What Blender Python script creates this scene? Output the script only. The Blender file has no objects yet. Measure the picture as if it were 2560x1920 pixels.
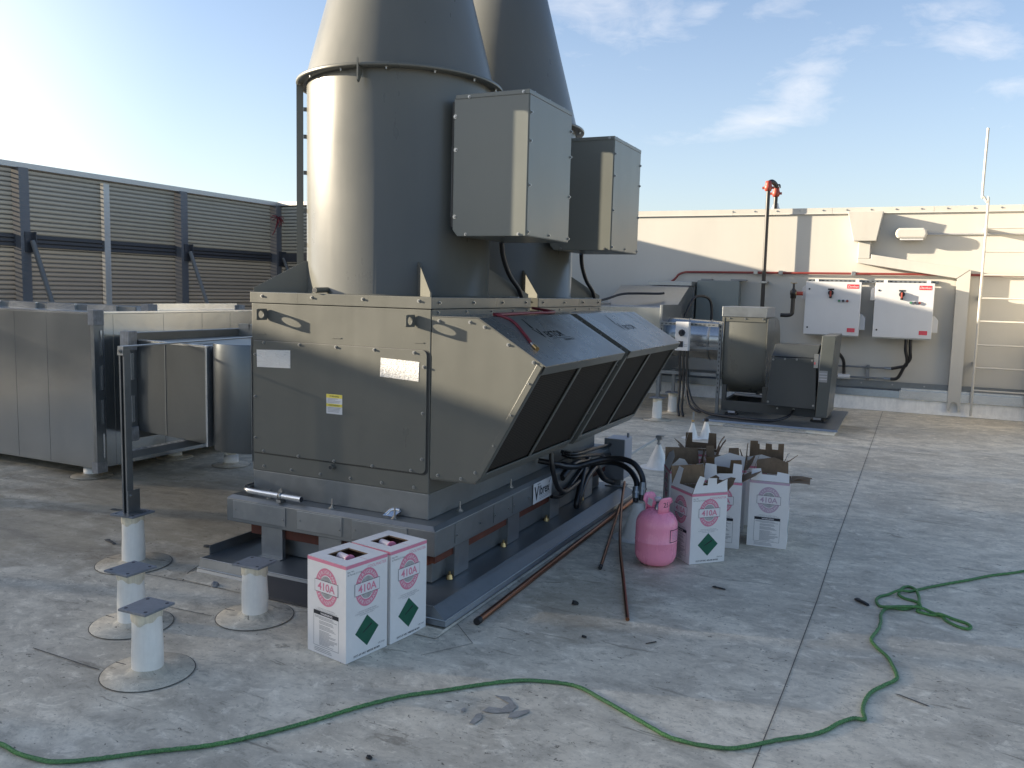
import bpy, bmesh, math, random
from mathutils import Vector, Matrix
R = math.radians
random.seed(7)
scene = bpy.context.scene
C = scene.collection

# ------------------------------------------------------------------ camera
cam_d = bpy.data.cameras.new('camera'); cam = bpy.data.objects.new('camera', cam_d); C.objects.link(cam)
CAM = Vector((2.1763, -3.6585, 1.6019))
yaw, pitch, roll = R(25.1806), R(6.2727), R(1.4531)
fwd = Vector((-math.sin(yaw)*math.cos(pitch), math.cos(yaw)*math.cos(pitch), -math.sin(pitch)))
rt = Vector((math.cos(yaw), math.sin(yaw), 0)); up = rt.cross(fwd)
r2 = rt*math.cos(roll) + up*math.sin(roll); u2 = up*math.cos(roll) - rt*math.sin(roll)
cam.matrix_world = Matrix(((r2.x, u2.x, -fwd.x, CAM.x), (r2.y, u2.y, -fwd.y, CAM.y), (r2.z, u2.z, -fwd.z, CAM.z), (0, 0, 0, 1)))
cam_d.sensor_width = 36; cam_d.lens = 29.685; cam_d.clip_start = 0.05; cam_d.clip_end = 3000
scene.camera = cam

# ------------------------------------------------------------------ light and sky
SUN_DIR = Vector((3.38, 1.0, -0.770)).normalized()          # the way the light travels
sd = bpy.data.lights.new('sun', 'SUN'); sun = bpy.data.objects.new('sun', sd); C.objects.link(sun)
sd.energy = 5.0; sd.angle = R(0.6); sd.color = (1.0, 0.86, 0.66)
sun.rotation_euler = SUN_DIR.to_track_quat('-Z', 'Y').to_euler(); sun.location = (-20, -8, 12)
SKY_STRENGTH = 0.076
VEIL_LOW, VEIL_HIGH, VEIL_COL, CLOUD_COL = 0.34, 0.0, (3.7, 3.95, 4.3, 1), (4.3, 4.25, 4.35, 1)
GLOW, GLOW_COL = 0.85, (12.0, 11.0, 9.2, 1)
world = bpy.data.worlds.new('World'); scene.world = world; world.use_nodes = True
wn = world.node_tree.nodes; wl = world.node_tree.links
wn.clear()
wout = wn.new('ShaderNodeOutputWorld'); wbg = wn.new('ShaderNodeBackground')
sky = wn.new('ShaderNodeTexSky'); sky.sky_type = 'NISHITA'; sky.sun_disc = False
sky.sun_elevation = math.asin(-SUN_DIR.z)
sky.sun_rotation = math.atan2(-SUN_DIR.x, -SUN_DIR.y)
sky.air_density = 1.0; sky.dust_density = 1.2; sky.ozone_density = 1.3; sky.altitude = 50
wbg.inputs['Strength'].default_value = SKY_STRENGTH
wl.new(wbg.outputs[0], wout.inputs[0])
# wisps of cirrus, fixed in the sky by direction
def wnode(t, **k):
    n = wn.new(t)
    for a, b in k.items(): setattr(n, a, b)
    return n
def wmath(op, a, b=None):
    n = wnode('ShaderNodeMath', operation=op)
    for i, v in enumerate((a, b)):
        if v is None: continue
        if isinstance(v, (int, float)): n.inputs[i].default_value = v
        else: wl.new(v, n.inputs[i])
    return n.outputs[0]
tc = wnode('ShaderNodeTexCoord')
def wdot(vec):
    n = wnode('ShaderNodeVectorMath', operation='DOT_PRODUCT'); wl.new(tc.outputs['Generated'], n.inputs[0]); n.inputs[1].default_value = vec
    return n.outputs['Value']
cf = Vector((-0.39, 0.88, 0.27)).normalized(); cr = Vector((cf.y, -cf.x, 0)).normalized(); cu = cr.cross(cf)
den = wmath('MAXIMUM', wdot(cf), 0.15)
ca = wmath('DIVIDE', wdot(cr), den); cb = wmath('DIVIDE', wdot(cu), den)
comb = wnode('ShaderNodeCombineXYZ'); wl.new(ca, comb.inputs[0]); wl.new(cb, comb.inputs[1])
def wnoise(scale, detail, dist, sx=1.0, sy=1.0, rot=0.0):
    mp = wnode('ShaderNodeMapping'); wl.new(comb.outputs[0], mp.inputs[0]); mp.inputs['Scale'].default_value = (sx, sy, 1); mp.inputs['Rotation'].default_value = (0, 0, rot)
    n = wnode('ShaderNodeTexNoise'); wl.new(mp.outputs[0], n.inputs['Vector']); n.inputs['Scale'].default_value = scale
    n.inputs['Detail'].default_value = detail; n.inputs['Roughness'].default_value = 0.62; n.inputs['Distortion'].default_value = dist
    return n.outputs['Fac']
big = wnoise(13.0, 9, 0.8, 0.8, 1.6, -0.45); fine = wnoise(38.0, 7, 1.0, 0.55, 1.7, -0.45)
CLOUDS = [  # (a, b, half width, half height, tilt, strength) in the sky's own directions
    (0.250, -0.076, 0.060, 0.015, 0.26, 1.0), (0.288, -0.046, 0.030, 0.024, 0.9, 1.0), (0.302, -0.020, 0.034, 0.010, 0.2, 0.9),
    (0.333, 0.010, 0.034, 0.011, 0.35, 0.75), (0.250, -0.048, 0.022, 0.009, 0.1, 0.6), (0.050, 0.045, 0.070, 0.034, -0.2, 1.0),
    (0.100, 0.010, 0.050, 0.030, -0.5, 0.45), (0.176, 0.036, 0.026, 0.010, 0.4, 0.7), (0.262, 0.046, 0.030, 0.012, 0.3, 0.5),
    (0.470, 0.012, 0.050, 0.016, -0.12, 0.95), (0.440, 0.042, 0.045, 0.014, 0.1, 0.7), (0.525, -0.032, 0.036, 0.012, 0.0, 0.75),
    (0.165, -0.097, 0.050, 0.012, 0.0, 0.45), (0.270, -0.118, 0.05, 0.008, 0.1, 0.3), (0.365, 0.020, 0.06, 0.02, 0.2, 0.35)]
tot = None
for a0, b0, rx, ry, an, st in CLOUDS:
    da = wmath('SUBTRACT', ca, a0); db = wmath('SUBTRACT', cb, b0)
    x_ = wmath('ADD', wmath('MULTIPLY', da, math.cos(an)/rx), wmath('MULTIPLY', db, math.sin(an)/rx))
    y_ = wmath('ADD', wmath('MULTIPLY', da, -math.sin(an)/ry), wmath('MULTIPLY', db, math.cos(an)/ry))
    d2 = wmath('ADD', wmath('MULTIPLY', x_, x_), wmath('MULTIPLY', y_, y_))
    g = wmath('MULTIPLY', wmath('POWER', 2.718, wmath('MULTIPLY', d2, -0.55)), st)
    tot = g if tot is None else wmath('MAXIMUM', tot, g)
nz = wmath('ADD', wmath('MULTIPLY', big, 0.62), wmath('MULTIPLY', fine, 0.38))
cl = wmath('MULTIPLY', wmath('SUBTRACT', wmath('ADD', wmath('MULTIPLY', tot, 0.50), wmath('MULTIPLY', nz, 1.25)), 0.80), 1.02)
cln = wnode('ShaderNodeClamp'); wl.new(cl, cln.inputs[0]); cln.inputs[1].default_value = 0; cln.inputs[2].default_value = 0.66
# thin veil that whitens the air low down, and the pale glow of haze on the sun's side
zv = wnode('ShaderNodeSeparateXYZ'); wl.new(tc.outputs['Generated'], zv.inputs[0])
veil = wnode('ShaderNodeMapRange'); wl.new(zv.outputs[2], veil.inputs[0])
for i, v in enumerate((0.0, 0.42, VEIL_LOW, VEIL_HIGH)): veil.inputs[i+1].default_value = v
glow = wnode('ShaderNodeMapRange', interpolation_type='SMOOTHSTEP'); wl.new(wdot(-SUN_DIR), glow.inputs[0])
for i, v in enumerate((0.50, 1.0, 0.0, GLOW)): glow.inputs[i+1].default_value = v
vmix0 = wnode('ShaderNodeMixRGB'); wl.new(veil.outputs[0], vmix0.inputs[0]); stint = wnode('ShaderNodeMixRGB', blend_type='MULTIPLY'); stint.inputs[0].default_value = 1.0; wl.new(sky.outputs[0], stint.inputs[1]); stint.inputs[2].default_value = (0.88, 0.90, 1.02, 1); wl.new(stint.outputs[0], vmix0.inputs[1]); vmix0.inputs[2].default_value = VEIL_COL
vmix = wnode('ShaderNodeMixRGB'); gz = wnode('ShaderNodeMapRange'); wl.new(zv.outputs[2], gz.inputs[0])
for i, v in enumerate((0.04, 0.40, 1.0, 0.22)): gz.inputs[i+1].default_value = v
wl.new(wmath('MULTIPLY', glow.outputs[0], gz.outputs[0]), vmix.inputs[0]); wl.new(vmix0.outputs[0], vmix.inputs[1]); vmix.inputs[2].default_value = GLOW_COL
cmix = wnode('ShaderNodeMixRGB'); wl.new(cln.outputs[0], cmix.inputs[0]); wl.new(vmix.outputs[0], cmix.inputs[1]); cmix.inputs[2].default_value = CLOUD_COL
wl.new(cmix.outputs[0], wbg.inputs['Color'])
vs = scene.view_settings; scene.display_settings.display_device = 'sRGB'
vs.view_transform = 'Standard'; vs.look = 'None'; vs.gamma = 1; vs.use_curve_mapping = False
vs.exposure = 1.80
scene.render.engine = 'CYCLES'

# ------------------------------------------------------------------ materials
class NT:
    """small helper round a material's node tree"""
    def __init__(s, name):
        s.m = bpy.data.materials.new(name); s.m.use_nodes = True; s.t = s.m.node_tree
        s.bs = s.t.nodes['Principled BSDF']; s.out = s.t.nodes['Material Output']
        s.co = s.t.nodes.new('ShaderNodeTexCoord'); s.geo = s.t.nodes.new('ShaderNodeNewGeometry')
    def n(s, typ, **k):
        n = s.t.nodes.new(typ)
        for a, b in k.items(): setattr(n, a, b)
        return n
    def link(s, a, b): s.t.links.new(a, b)
    def pos(s, scale=(1, 1, 1), rot=(0, 0, 0), world=True, loc=(0, 0, 0)):
        mp = s.n('ShaderNodeMapping'); s.link(s.geo.outputs['Position'] if world else s.co.outputs['Object'], mp.inputs[0])
        mp.inputs['Scale'].default_value = scale; mp.inputs['Rotation'].default_value = rot; mp.inputs['Location'].default_value = loc
        return mp.outputs[0]
    def noise(s, vec, scale, detail=4, rough=0.55, dist=0.0):
        n = s.n('ShaderNodeTexNoise'); s.link(vec, n.inputs['Vector'])
        n.inputs['Scale'].default_value = scale; n.inputs['Detail'].default_value = detail; n.inputs['Roughness'].default_value = rough; n.inputs['Distortion'].default_value = dist
        return n.outputs['Fac']
    def voro(s, vec, scale, out='Color', rnd=1.0):
        n = s.n('ShaderNodeTexVoronoi'); s.link(vec, n.inputs['Vector']); n.inputs['Scale'].default_value = scale; n.inputs['Randomness'].default_value = rnd
        return n.outputs[out]
    def ramp(s, fac, stops):
        r = s.n('ShaderNodeValToRGB'); s.link(fac, r.inputs[0]); e = r.color_ramp.elements
        while len(e) < len(stops): e.new(0.5)
        for el, (p, c) in zip(e, stops):
            el.position = p; el.color = c if len(c) == 4 else (*c, 1)
        return r.outputs[0]
    def mix(s, fac, a, b, blend='MIX'):
        m = s.n('ShaderNodeMixRGB', blend_type=blend)
        for i, v in enumerate((fac, a, b)):
            if isinstance(v, (int, float)): m.inputs[i].default_value = v
            elif isinstance(v, tuple): m.inputs[i].default_value = v if len(v) == 4 else (*v, 1)
            else: s.link(v, m.inputs[i])
        return m.outputs[0]
    def math(s, op, a, b=0.0):
        m = s.n('ShaderNodeMath', operation=op)
        for i, v in enumerate((a, b)):
            if isinstance(v, (int, float)): m.inputs[i].default_value = v
            else: s.link(v, m.inputs[i])
        return m.outputs[0]
    def bump(s, h, strength, dist=0.01):
        b = s.n('ShaderNodeBump'); b.inputs['Strength'].default_value = strength; b.inputs['Distance'].default_value = dist
        s.link(h, b.inputs['Height']); s.link(b.outputs[0], s.bs.inputs['Normal'])
    def set(s, **k):
        for a, b in k.items():
            i = s.bs.inputs[a.replace('_', ' ')]
            if isinstance(b, (int, float)): i.default_value = b
            elif isinstance(b, tuple): i.default_value = b if len(b) == 4 else (*b, 1)
            else: s.link(b, i)
        return s

def g3(v): return (v, v, v)
def paint(name, col, rough=0.45, var=0.10, scale=3.0, bump=0.0, metallic=0.0, spec=0.5, world=False, streak=True, wavy=0.0):
    """painted or plastic surface with faint unevenness, vertical streaks of dirt and a varying gloss"""
    t = NT(name)
    v = t.pos(world=world)
    n1 = t.noise(v, scale, 5, 0.6)
    n2 = t.noise(t.pos((1, 1, 0.12) if streak else (1, 1, 1), world=world), scale*5, 4, 0.6)
    f = t.math('ADD', t.math('MULTIPLY', n1, 0.6), t.math('MULTIPLY', n2, 0.4))
    lo = tuple(max(0, c*(1-var)) for c in col); hi = tuple(min(1, c*(1+var)) for c in col)
    t.set(Base_Color=t.ramp(f, [(0.35, lo), (0.65, hi)]), Metallic=metallic)
    t.bs.inputs['Specular IOR Level'].default_value = spec
    t.set(Roughness=t.ramp(f, [(0.3, g3(max(0.05, rough-0.07))), (0.7, g3(min(1, rough+0.08)))]))
    if bump: t.bump(t.noise(v, 90, 3), bump, 0.002)
    if wavy: t.bump(t.noise(v, 2.4, 2), wavy, 0.08)
    return t.m
def galv(name, col=(0.33, 0.35, 0.365), rough=0.32, metallic=0.85, wav=0.06, world=False, spangle=26, sp_w=0.22):
    """galvanised sheet: spangle, smears and a slightly oil-canned face"""
    t = NT(name); v = t.pos(world=world)
    sp = t.voro(v, spangle)
    bw = t.n('ShaderNodeRGBToBW'); t.link(sp, bw.inputs[0])
    sm = t.noise(t.pos((1, 1, 0.5), world=world), 2.2, 3, 0.5, 0.2)
    f = t.math('ADD', t.math('MULTIPLY', bw.outputs[0], sp_w), t.math('MULTIPLY', sm, 1-sp_w))
    t.set(Base_Color=t.ramp(f, [(0.25, tuple(c*0.86 for c in col)), (0.75, tuple(min(1, c*1.12) for c in col))]), Metallic=metallic)
    t.set(Roughness=t.ramp(f, [(0.25, g3(rough*0.88)), (0.75, g3(min(1, rough*1.18)))]))
    t.bump(t.noise(v, 1.7, 3), wav, 0.06)
    return t.m

# roof membrane: off-white single-ply, walked on and stained
def roof_material():
    t = NT('roof_membrane'); p = t.pos()
    p2 = t.pos((0.9, 1.15, 1), (0, 0, 0.3))
    broad = t.noise(p2, 0.9, 7, 0.68, 0.4)
    mid = t.noise(t.pos((1.0, 1.5, 1), (0, 0, 0.15)), 2.6, 8, 0.72, 0.5)
    blot = t.noise(t.pos((1, 1.35, 1), (0, 0, -0.2), loc=(3, 1, 0)), 8.0, 10, 0.80, 0.5)
    fine = t.noise(p, 30, 8, 0.8)
    col = t.ramp(broad, [(0.36, (0.46, 0.44, 0.395)), (0.50, (0.57, 0.548, 0.495)), (0.64, (0.66, 0.635, 0.575))])
    col = t.mix(t.ramp(mid, [(0.38, g3(0.75)), (0.57, g3(0))]), col, (0.34, 0.325, 0.295))
    # dirt ground into the surface, cleaner scrubbed flecks, dark flakes and scuffs
    col = t.mix(t.ramp(blot, [(0.38, g3(0.62)), (0.47, g3(0))]), col, (0.28, 0.27, 0.245))
    col = t.mix(t.ramp(blot, [(0.53, g3(0)), (0.63, g3(0.60))]), col, (0.80, 0.78, 0.72))
    col = t.mix(t.ramp(fine, [(0.38, g3(0.42)), (0.455, g3(0))]), col, (0.24, 0.23, 0.205))
    chip = t.noise(t.pos((1, 1.7, 1), (0, 0, 0.5), loc=(7, 2, 0)), 30, 5, 0.66, 0.6)
    patch = t.ramp(t.noise(t.pos(loc=(1, 5, 0)), 1.9, 6, 0.7), [(0.44, g3(0)), (0.60, g3(1))])
    thr = t.math('ADD', 0.335, t.math('MULTIPLY', patch, 0.055))
    chips = t.ramp(t.math('SUBTRACT', thr, chip), [(0.0, g3(0)), (0.035, g3(0.85))])
    col = t.mix(chips, col, (0.075, 0.07, 0.062))
    scuff = t.noise(t.pos((0.6, 2.6, 1), (0, 0, 0.25), loc=(4, 4, 0)), 4.2, 7, 0.74, 0.9)
    col = t.mix(t.ramp(scuff, [(0.345, g3(0.65)), (0.40, g3(0))]), col, (0.17, 0.16, 0.14))
    specks = t.math('MULTIPLY', t.ramp(t.voro(p, 42, 'Distance'), [(0.06, g3(1)), (0.13, g3(0))]), t.ramp(t.noise(p, 6, 3), [(0.50, g3(0)), (0.58, g3(1))]))
    col = t.mix(t.math('MULTIPLY', specks, 0.85), col, (0.09, 0.085, 0.075))
    # tan ponding stains on the left by the ducts and some by the copper pipes
    def blob(cx, cy, rx, ry):
        mp = t.n('ShaderNodeMapping'); t.link(t.geo.outputs['Position'], mp.inputs[0])
        mp.inputs['Location'].default_value = (-cx/rx, -cy/ry, 0); mp.inputs['Scale'].default_value = (1/rx, 1/ry, 0)
        ln = t.n('ShaderNodeVectorMath', operation='LENGTH'); t.link(mp.outputs[0], ln.inputs[0])
        return t.ramp(t.math('ADD', ln.outputs['Value'], t.math('MULTIPLY', t.math('SUBTRACT', mid, 0.5), 1.6)), [(0.45, g3(1)), (1.0, g3(0))])
    st = t.math('MAXIMUM', t.math('MAXIMUM', blob(-2.4, 0.9, 2.6, 1.5), blob(-3.2, -0.2, 1.8, 0.7)), t.math('MULTIPLY', blob(0.75, 0.45, 0.35, 0.7), 0.7))
    st = t.math('MAXIMUM', st, t.math('MULTIPLY', blob(-0.5, 7.4, 2.2, 0.8), 0.7))
    st = t.math('MAXIMUM', st, t.math('MULTIPLY', blob(1.55, 7.5, 0.35, 0.6), 0.8))
    tan = t.mix(t.ramp(t.noise(t.pos((0.7, 3.0, 1)), 1.3, 5, 0.6, 0.5), [(0.35, g3(0)), (0.6, g3(1))]), (0.13, 0.105, 0.075), (0.36, 0.315, 0.24))
    col = t.mix(t.math('MULTIPLY', st, 0.62), col, tan)
    col = t.mix(1.0, col, (1.15, 1.075, 0.94), 'MULTIPLY')
    t.set(Base_Color=col, Roughness=t.ramp(mid, [(0.3, g3(0.55)), (0.7, g3(0.75))]))
    t.bs.inputs['Specular IOR Level'].default_value = 0.35
    h = t.math('ADD', t.math('MULTIPLY', blot, 0.7), t.math('MULTIPLY', fine, 0.3))
    t.bump(h, 0.30, 0.010)
    return t.m
M = {}
M['roof'] = roof_material()
M['seam'] = paint('seam_dirt', (0.12, 0.115, 0.105), 0.8, 0.2, 20, spec=0.2, world=True)
M['unit'] = paint('unit_paint', (0.112, 0.113, 0.099), 0.31, 0.05, 1.6, wavy=0.05)
M['unit_gloss'] = paint('hood_paint', (0.095, 0.098, 0.093), 0.27, 0.08, 2.2, wavy=0.05)
M['unit_dark'] = paint('unit_gap_shade_and_trim', (0.03, 0.03, 0.028), 0.6)  # dark paint for the door's gap shadow and for the dark gap strips
M['box_grey'] = paint('control_box_paint', (0.140, 0.149, 0.136), 0.31, 0.05, 1.6, wavy=0.04)
M['galv'] = galv('galvanised_sheet')
M['galv_dull'] = galv('weathered_galvanised', (0.215, 0.230, 0.238), 0.44, 0.75)
M['duct_dark'] = galv('dark_duct_sheet', (0.125, 0.138, 0.146), 0.30, 0.85, 0.05, spangle=60, sp_w=0.07)  # darker sheet for the short plenum duct and its transition
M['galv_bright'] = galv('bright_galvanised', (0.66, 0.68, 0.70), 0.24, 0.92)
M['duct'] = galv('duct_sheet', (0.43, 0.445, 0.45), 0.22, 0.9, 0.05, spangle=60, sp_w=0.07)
M['sealant'] = paint('duct_sealant', (0.22, 0.225, 0.23), 0.75, 0.3, 25)
M['steel'] = galv('zinc_bolt', (0.40, 0.40, 0.39), 0.33, 0.95)
M['plate'] = paint('primed_steel_plate', (0.17, 0.182, 0.20), 0.55, 0.2, 12, streak=False)
M['boot'] = paint('white_membrane_boot', (0.80, 0.775, 0.71), 0.5, 0.12, 7)
M['stained'] = paint('weathered_sealant_tape', (0.66, 0.60, 0.47), 0.6, 0.25, 14)
M['wall'] = paint('white_wall_paint', (0.50, 0.482, 0.435), 0.6, 0.04, 0.8, world=True)
M['white_metal'] = paint('white_metal_paint', (0.50, 0.482, 0.435), 0.45, 0.04, 3)
M['panel_white'] = paint('panel_white', (0.60, 0.60, 0.60), 0.38, 0.03, 2)
M['black_rubber'] = paint('black_rubber', (0.014, 0.014, 0.015), 0.55, 0.3, 12)
M['black_gloss'] = paint('black_conduit', (0.016, 0.016, 0.018), 0.34, 0.3, 12)
M['black_pipe'] = paint('black_steel_pipe', (0.020, 0.018, 0.017), 0.42, 0.4, 8)
M['red_pipe'] = paint('red_conduit_paint', (0.20, 0.035, 0.028), 0.45, 0.12, 8)
M['orange_red'] = paint('red_coupling', (0.30, 0.050, 0.030), 0.45, 0.25, 20)
M['wood'] = paint('red_wood', (0.105, 0.028, 0.015), 0.7, 0.30, 8)
M['copper'] = galv('copper_tube', (0.27, 0.125, 0.072), 0.34, 1.0, sp_w=0.4, spangle=40)
M['brass'] = galv('brass_fitting', (0.50, 0.36, 0.17), 0.3, 1.0)
M['hose_red'] = paint('red_hose', (0.16, 0.012, 0.022), 0.45, 0.2, 20)
M['carton'] = paint('white_carton', (0.74, 0.72, 0.70), 0.55, 0.035, 6, spec=0.3, streak=False)
M['kraft'] = paint('kraft_board', (0.215, 0.145, 0.090), 0.85, 0.18, 14, spec=0.15)
M['ink_pink'] = paint('pink_ink', (0.66, 0.225, 0.31), 0.55, 0.06, 8, spec=0.3)
M['ink_mauve'] = paint('mauve_ink', (0.50, 0.36, 0.44), 0.55, 0.06, 8, spec=0.3)
M['ink_white'] = paint('white_ink', (0.74, 0.70, 0.70), 0.55, 0.02, 8, spec=0.3)
M['ink_black'] = paint('black_ink', (0.025, 0.028, 0.035), 0.5, 0.2, 8, spec=0.3)
M['ink_grey'] = paint('grey_print', (0.30, 0.30, 0.31), 0.6, 0.1, 8, spec=0.2)
M['ink_green'] = paint('dark_green_ink', (0.012, 0.105, 0.062), 0.45, 0.15, 10, spec=0.4)
M['pink'] = paint('pink_cylinder_paint', (0.92, 0.31, 0.43), 0.27, 0.05, 6)
M['yellow'] = paint('yellow_label', (0.72, 0.60, 0.10), 0.5, 0.04, 8)
M['ext_white'] = paint('plastic_sleeve', (0.70, 0.62, 0.64), 0.4, 0.04, 8)
M['logo_red'] = paint('red_badge', (0.62, 0.035, 0.05), 0.4, 0.04, 8)
M['green_led'] = paint('green_button', (0.05, 0.22, 0.10), 0.4, 0.1, 8)
M['slate'] = paint('slate_grey_enclosure', (0.215, 0.222, 0.228), 0.42, 0.08, 3)
M['slate_light'] = paint('grey_enclosure', (0.36, 0.37, 0.40), 0.45, 0.05, 3)
M['ebox'] = paint('grey_green_enclosure', (0.175, 0.20, 0.195), 0.45, 0.05, 2)
M['fan_grey'] = paint('fan_housing_paint', (0.10, 0.102, 0.090), 0.30, 0.06, 2)
M['fan_dark'] = paint('fan_cover_paint', (0.045, 0.050, 0.051), 0.38, 0.08, 2)
M['guard_grey'] = paint('guard_paint', (0.062, 0.070, 0.069), 0.36, 0.06, 2)
M['screen_steel'] = paint('screen_steel_paint', (0.14, 0.145, 0.157), 0.5, 0.08, 2)
M['screen_rail'] = paint('screen_rail_paint', (0.06, 0.062, 0.070), 0.5, 0.1, 3)
M['groove_shade'] = paint('screen_groove_shade', (0.150, 0.147, 0.140), 0.6, 0.1, 3)  # darker tone that paints shade into the screen's recessed grooves
M['screen_pale'] = galv('screen_pale_strut', (0.50, 0.50, 0.49), 0.45, 0.5)
def wrinkled():
    t = NT('wrinkled_paper'); v = t.pos((1, 1, 1), world=False)
    t.set(Base_Color=(0.72, 0.71, 0.68), Roughness=0.7)
    t.bump(t.noise(t.pos((28, 28, 60), world=False), 1.6, 5, 0.6, 1.4), 1.0, 0.014)
    return t.m
M['paper'] = wrinkled()
def perforated():
    t = NT('perforated_screen_metal')
    v = t.pos()
    t.set(Base_Color=t.ramp(t.noise(t.pos((0.4, 0.4, 1)), 1.2, 4), [(0.35, (0.19, 0.183, 0.172)), (0.65, (0.25, 0.242, 0.226))]), Roughness=0.55, Metallic=0.25)
    tr = t.n('ShaderNodeBsdfTransparent'); mx = t.n('ShaderNodeMixShader'); mx.inputs[0].default_value = 0.08
    t.link(t.bs.outputs[0], mx.inputs[1]); t.link(tr.outputs[0], mx.inputs[2]); t.link(mx.outputs[0], t.out.inputs[0])
    return t.m
M['perf'] = perforated()
def meshscreen():
    """expanded intake screen: a fine dark grid"""
    t = NT('intake_screen'); v = t.pos((1, 1, 1), world=False)
    w1 = t.n('ShaderNodeTexWave', wave_type='BANDS', bands_direction='Y'); t.link(v, w1.inputs[0]); w1.inputs['Scale'].default_value = 26
    w2 = t.n('ShaderNodeTexWave', wave_type='BANDS', bands_direction='Z'); t.link(v, w2.inputs[0]); w2.inputs['Scale'].default_value = 30
    g = t.math('MAXIMUM', w1.outputs['Fac'], w2.outputs['Fac'])
    t.set(Base_Color=t.ramp(g, [(0.70, (0.006, 0.0056, 0.005)), (0.97, (0.060, 0.052, 0.043))]), Roughness=0.7)
    t.bs.inputs['Specular IOR Level'].default_value = 0.15
    return t.m
M['mesh'] = meshscreen()
def rope_mat():
    t = NT('green_rope')
    n = t.noise(t.pos(), 160, 3)
    n2 = t.noise(t.pos(), 3, 3)
    c = t.ramp(n, [(0.3, (0.028, 0.115, 0.034)), (0.7, (0.15, 0.34, 0.11))])
    t.set(Base_Color=t.mix(t.ramp(n2, [(0.4, g3(0.0)), (0.7, g3(0.5))]), c, (0.07, 0.125, 0.075)), Roughness=0.7)
    return t.m
M['rope'] = rope_mat()

# ------------------------------------------------------------------ mesh helpers
TXT = {}
def text_geom(s):
    if s in TXT: return TXT[s]
    cu_ = bpy.data.curves.new('t', 'FONT'); cu_.body = s.lstrip('*'); cu_.offset = 0.022 if s[0] == '*' else 0.0; cu_.size = 1.0; cu_.resolution_u = 3
    o = bpy.data.objects.new('t', cu_); C.objects.link(o)
    me = bpy.data.meshes.new_from_object(o.evaluated_get(bpy.context.evaluated_depsgraph_get()))
    vs_ = [v.co.copy() for v in me.vertices]; fs = [list(p.vertices) for p in me.polygons]
    bpy.data.objects.remove(o); bpy.data.curves.remove(cu_); bpy.data.meshes.remove(me)
    TXT[s] = (vs_, fs); return TXT[s]

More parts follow.
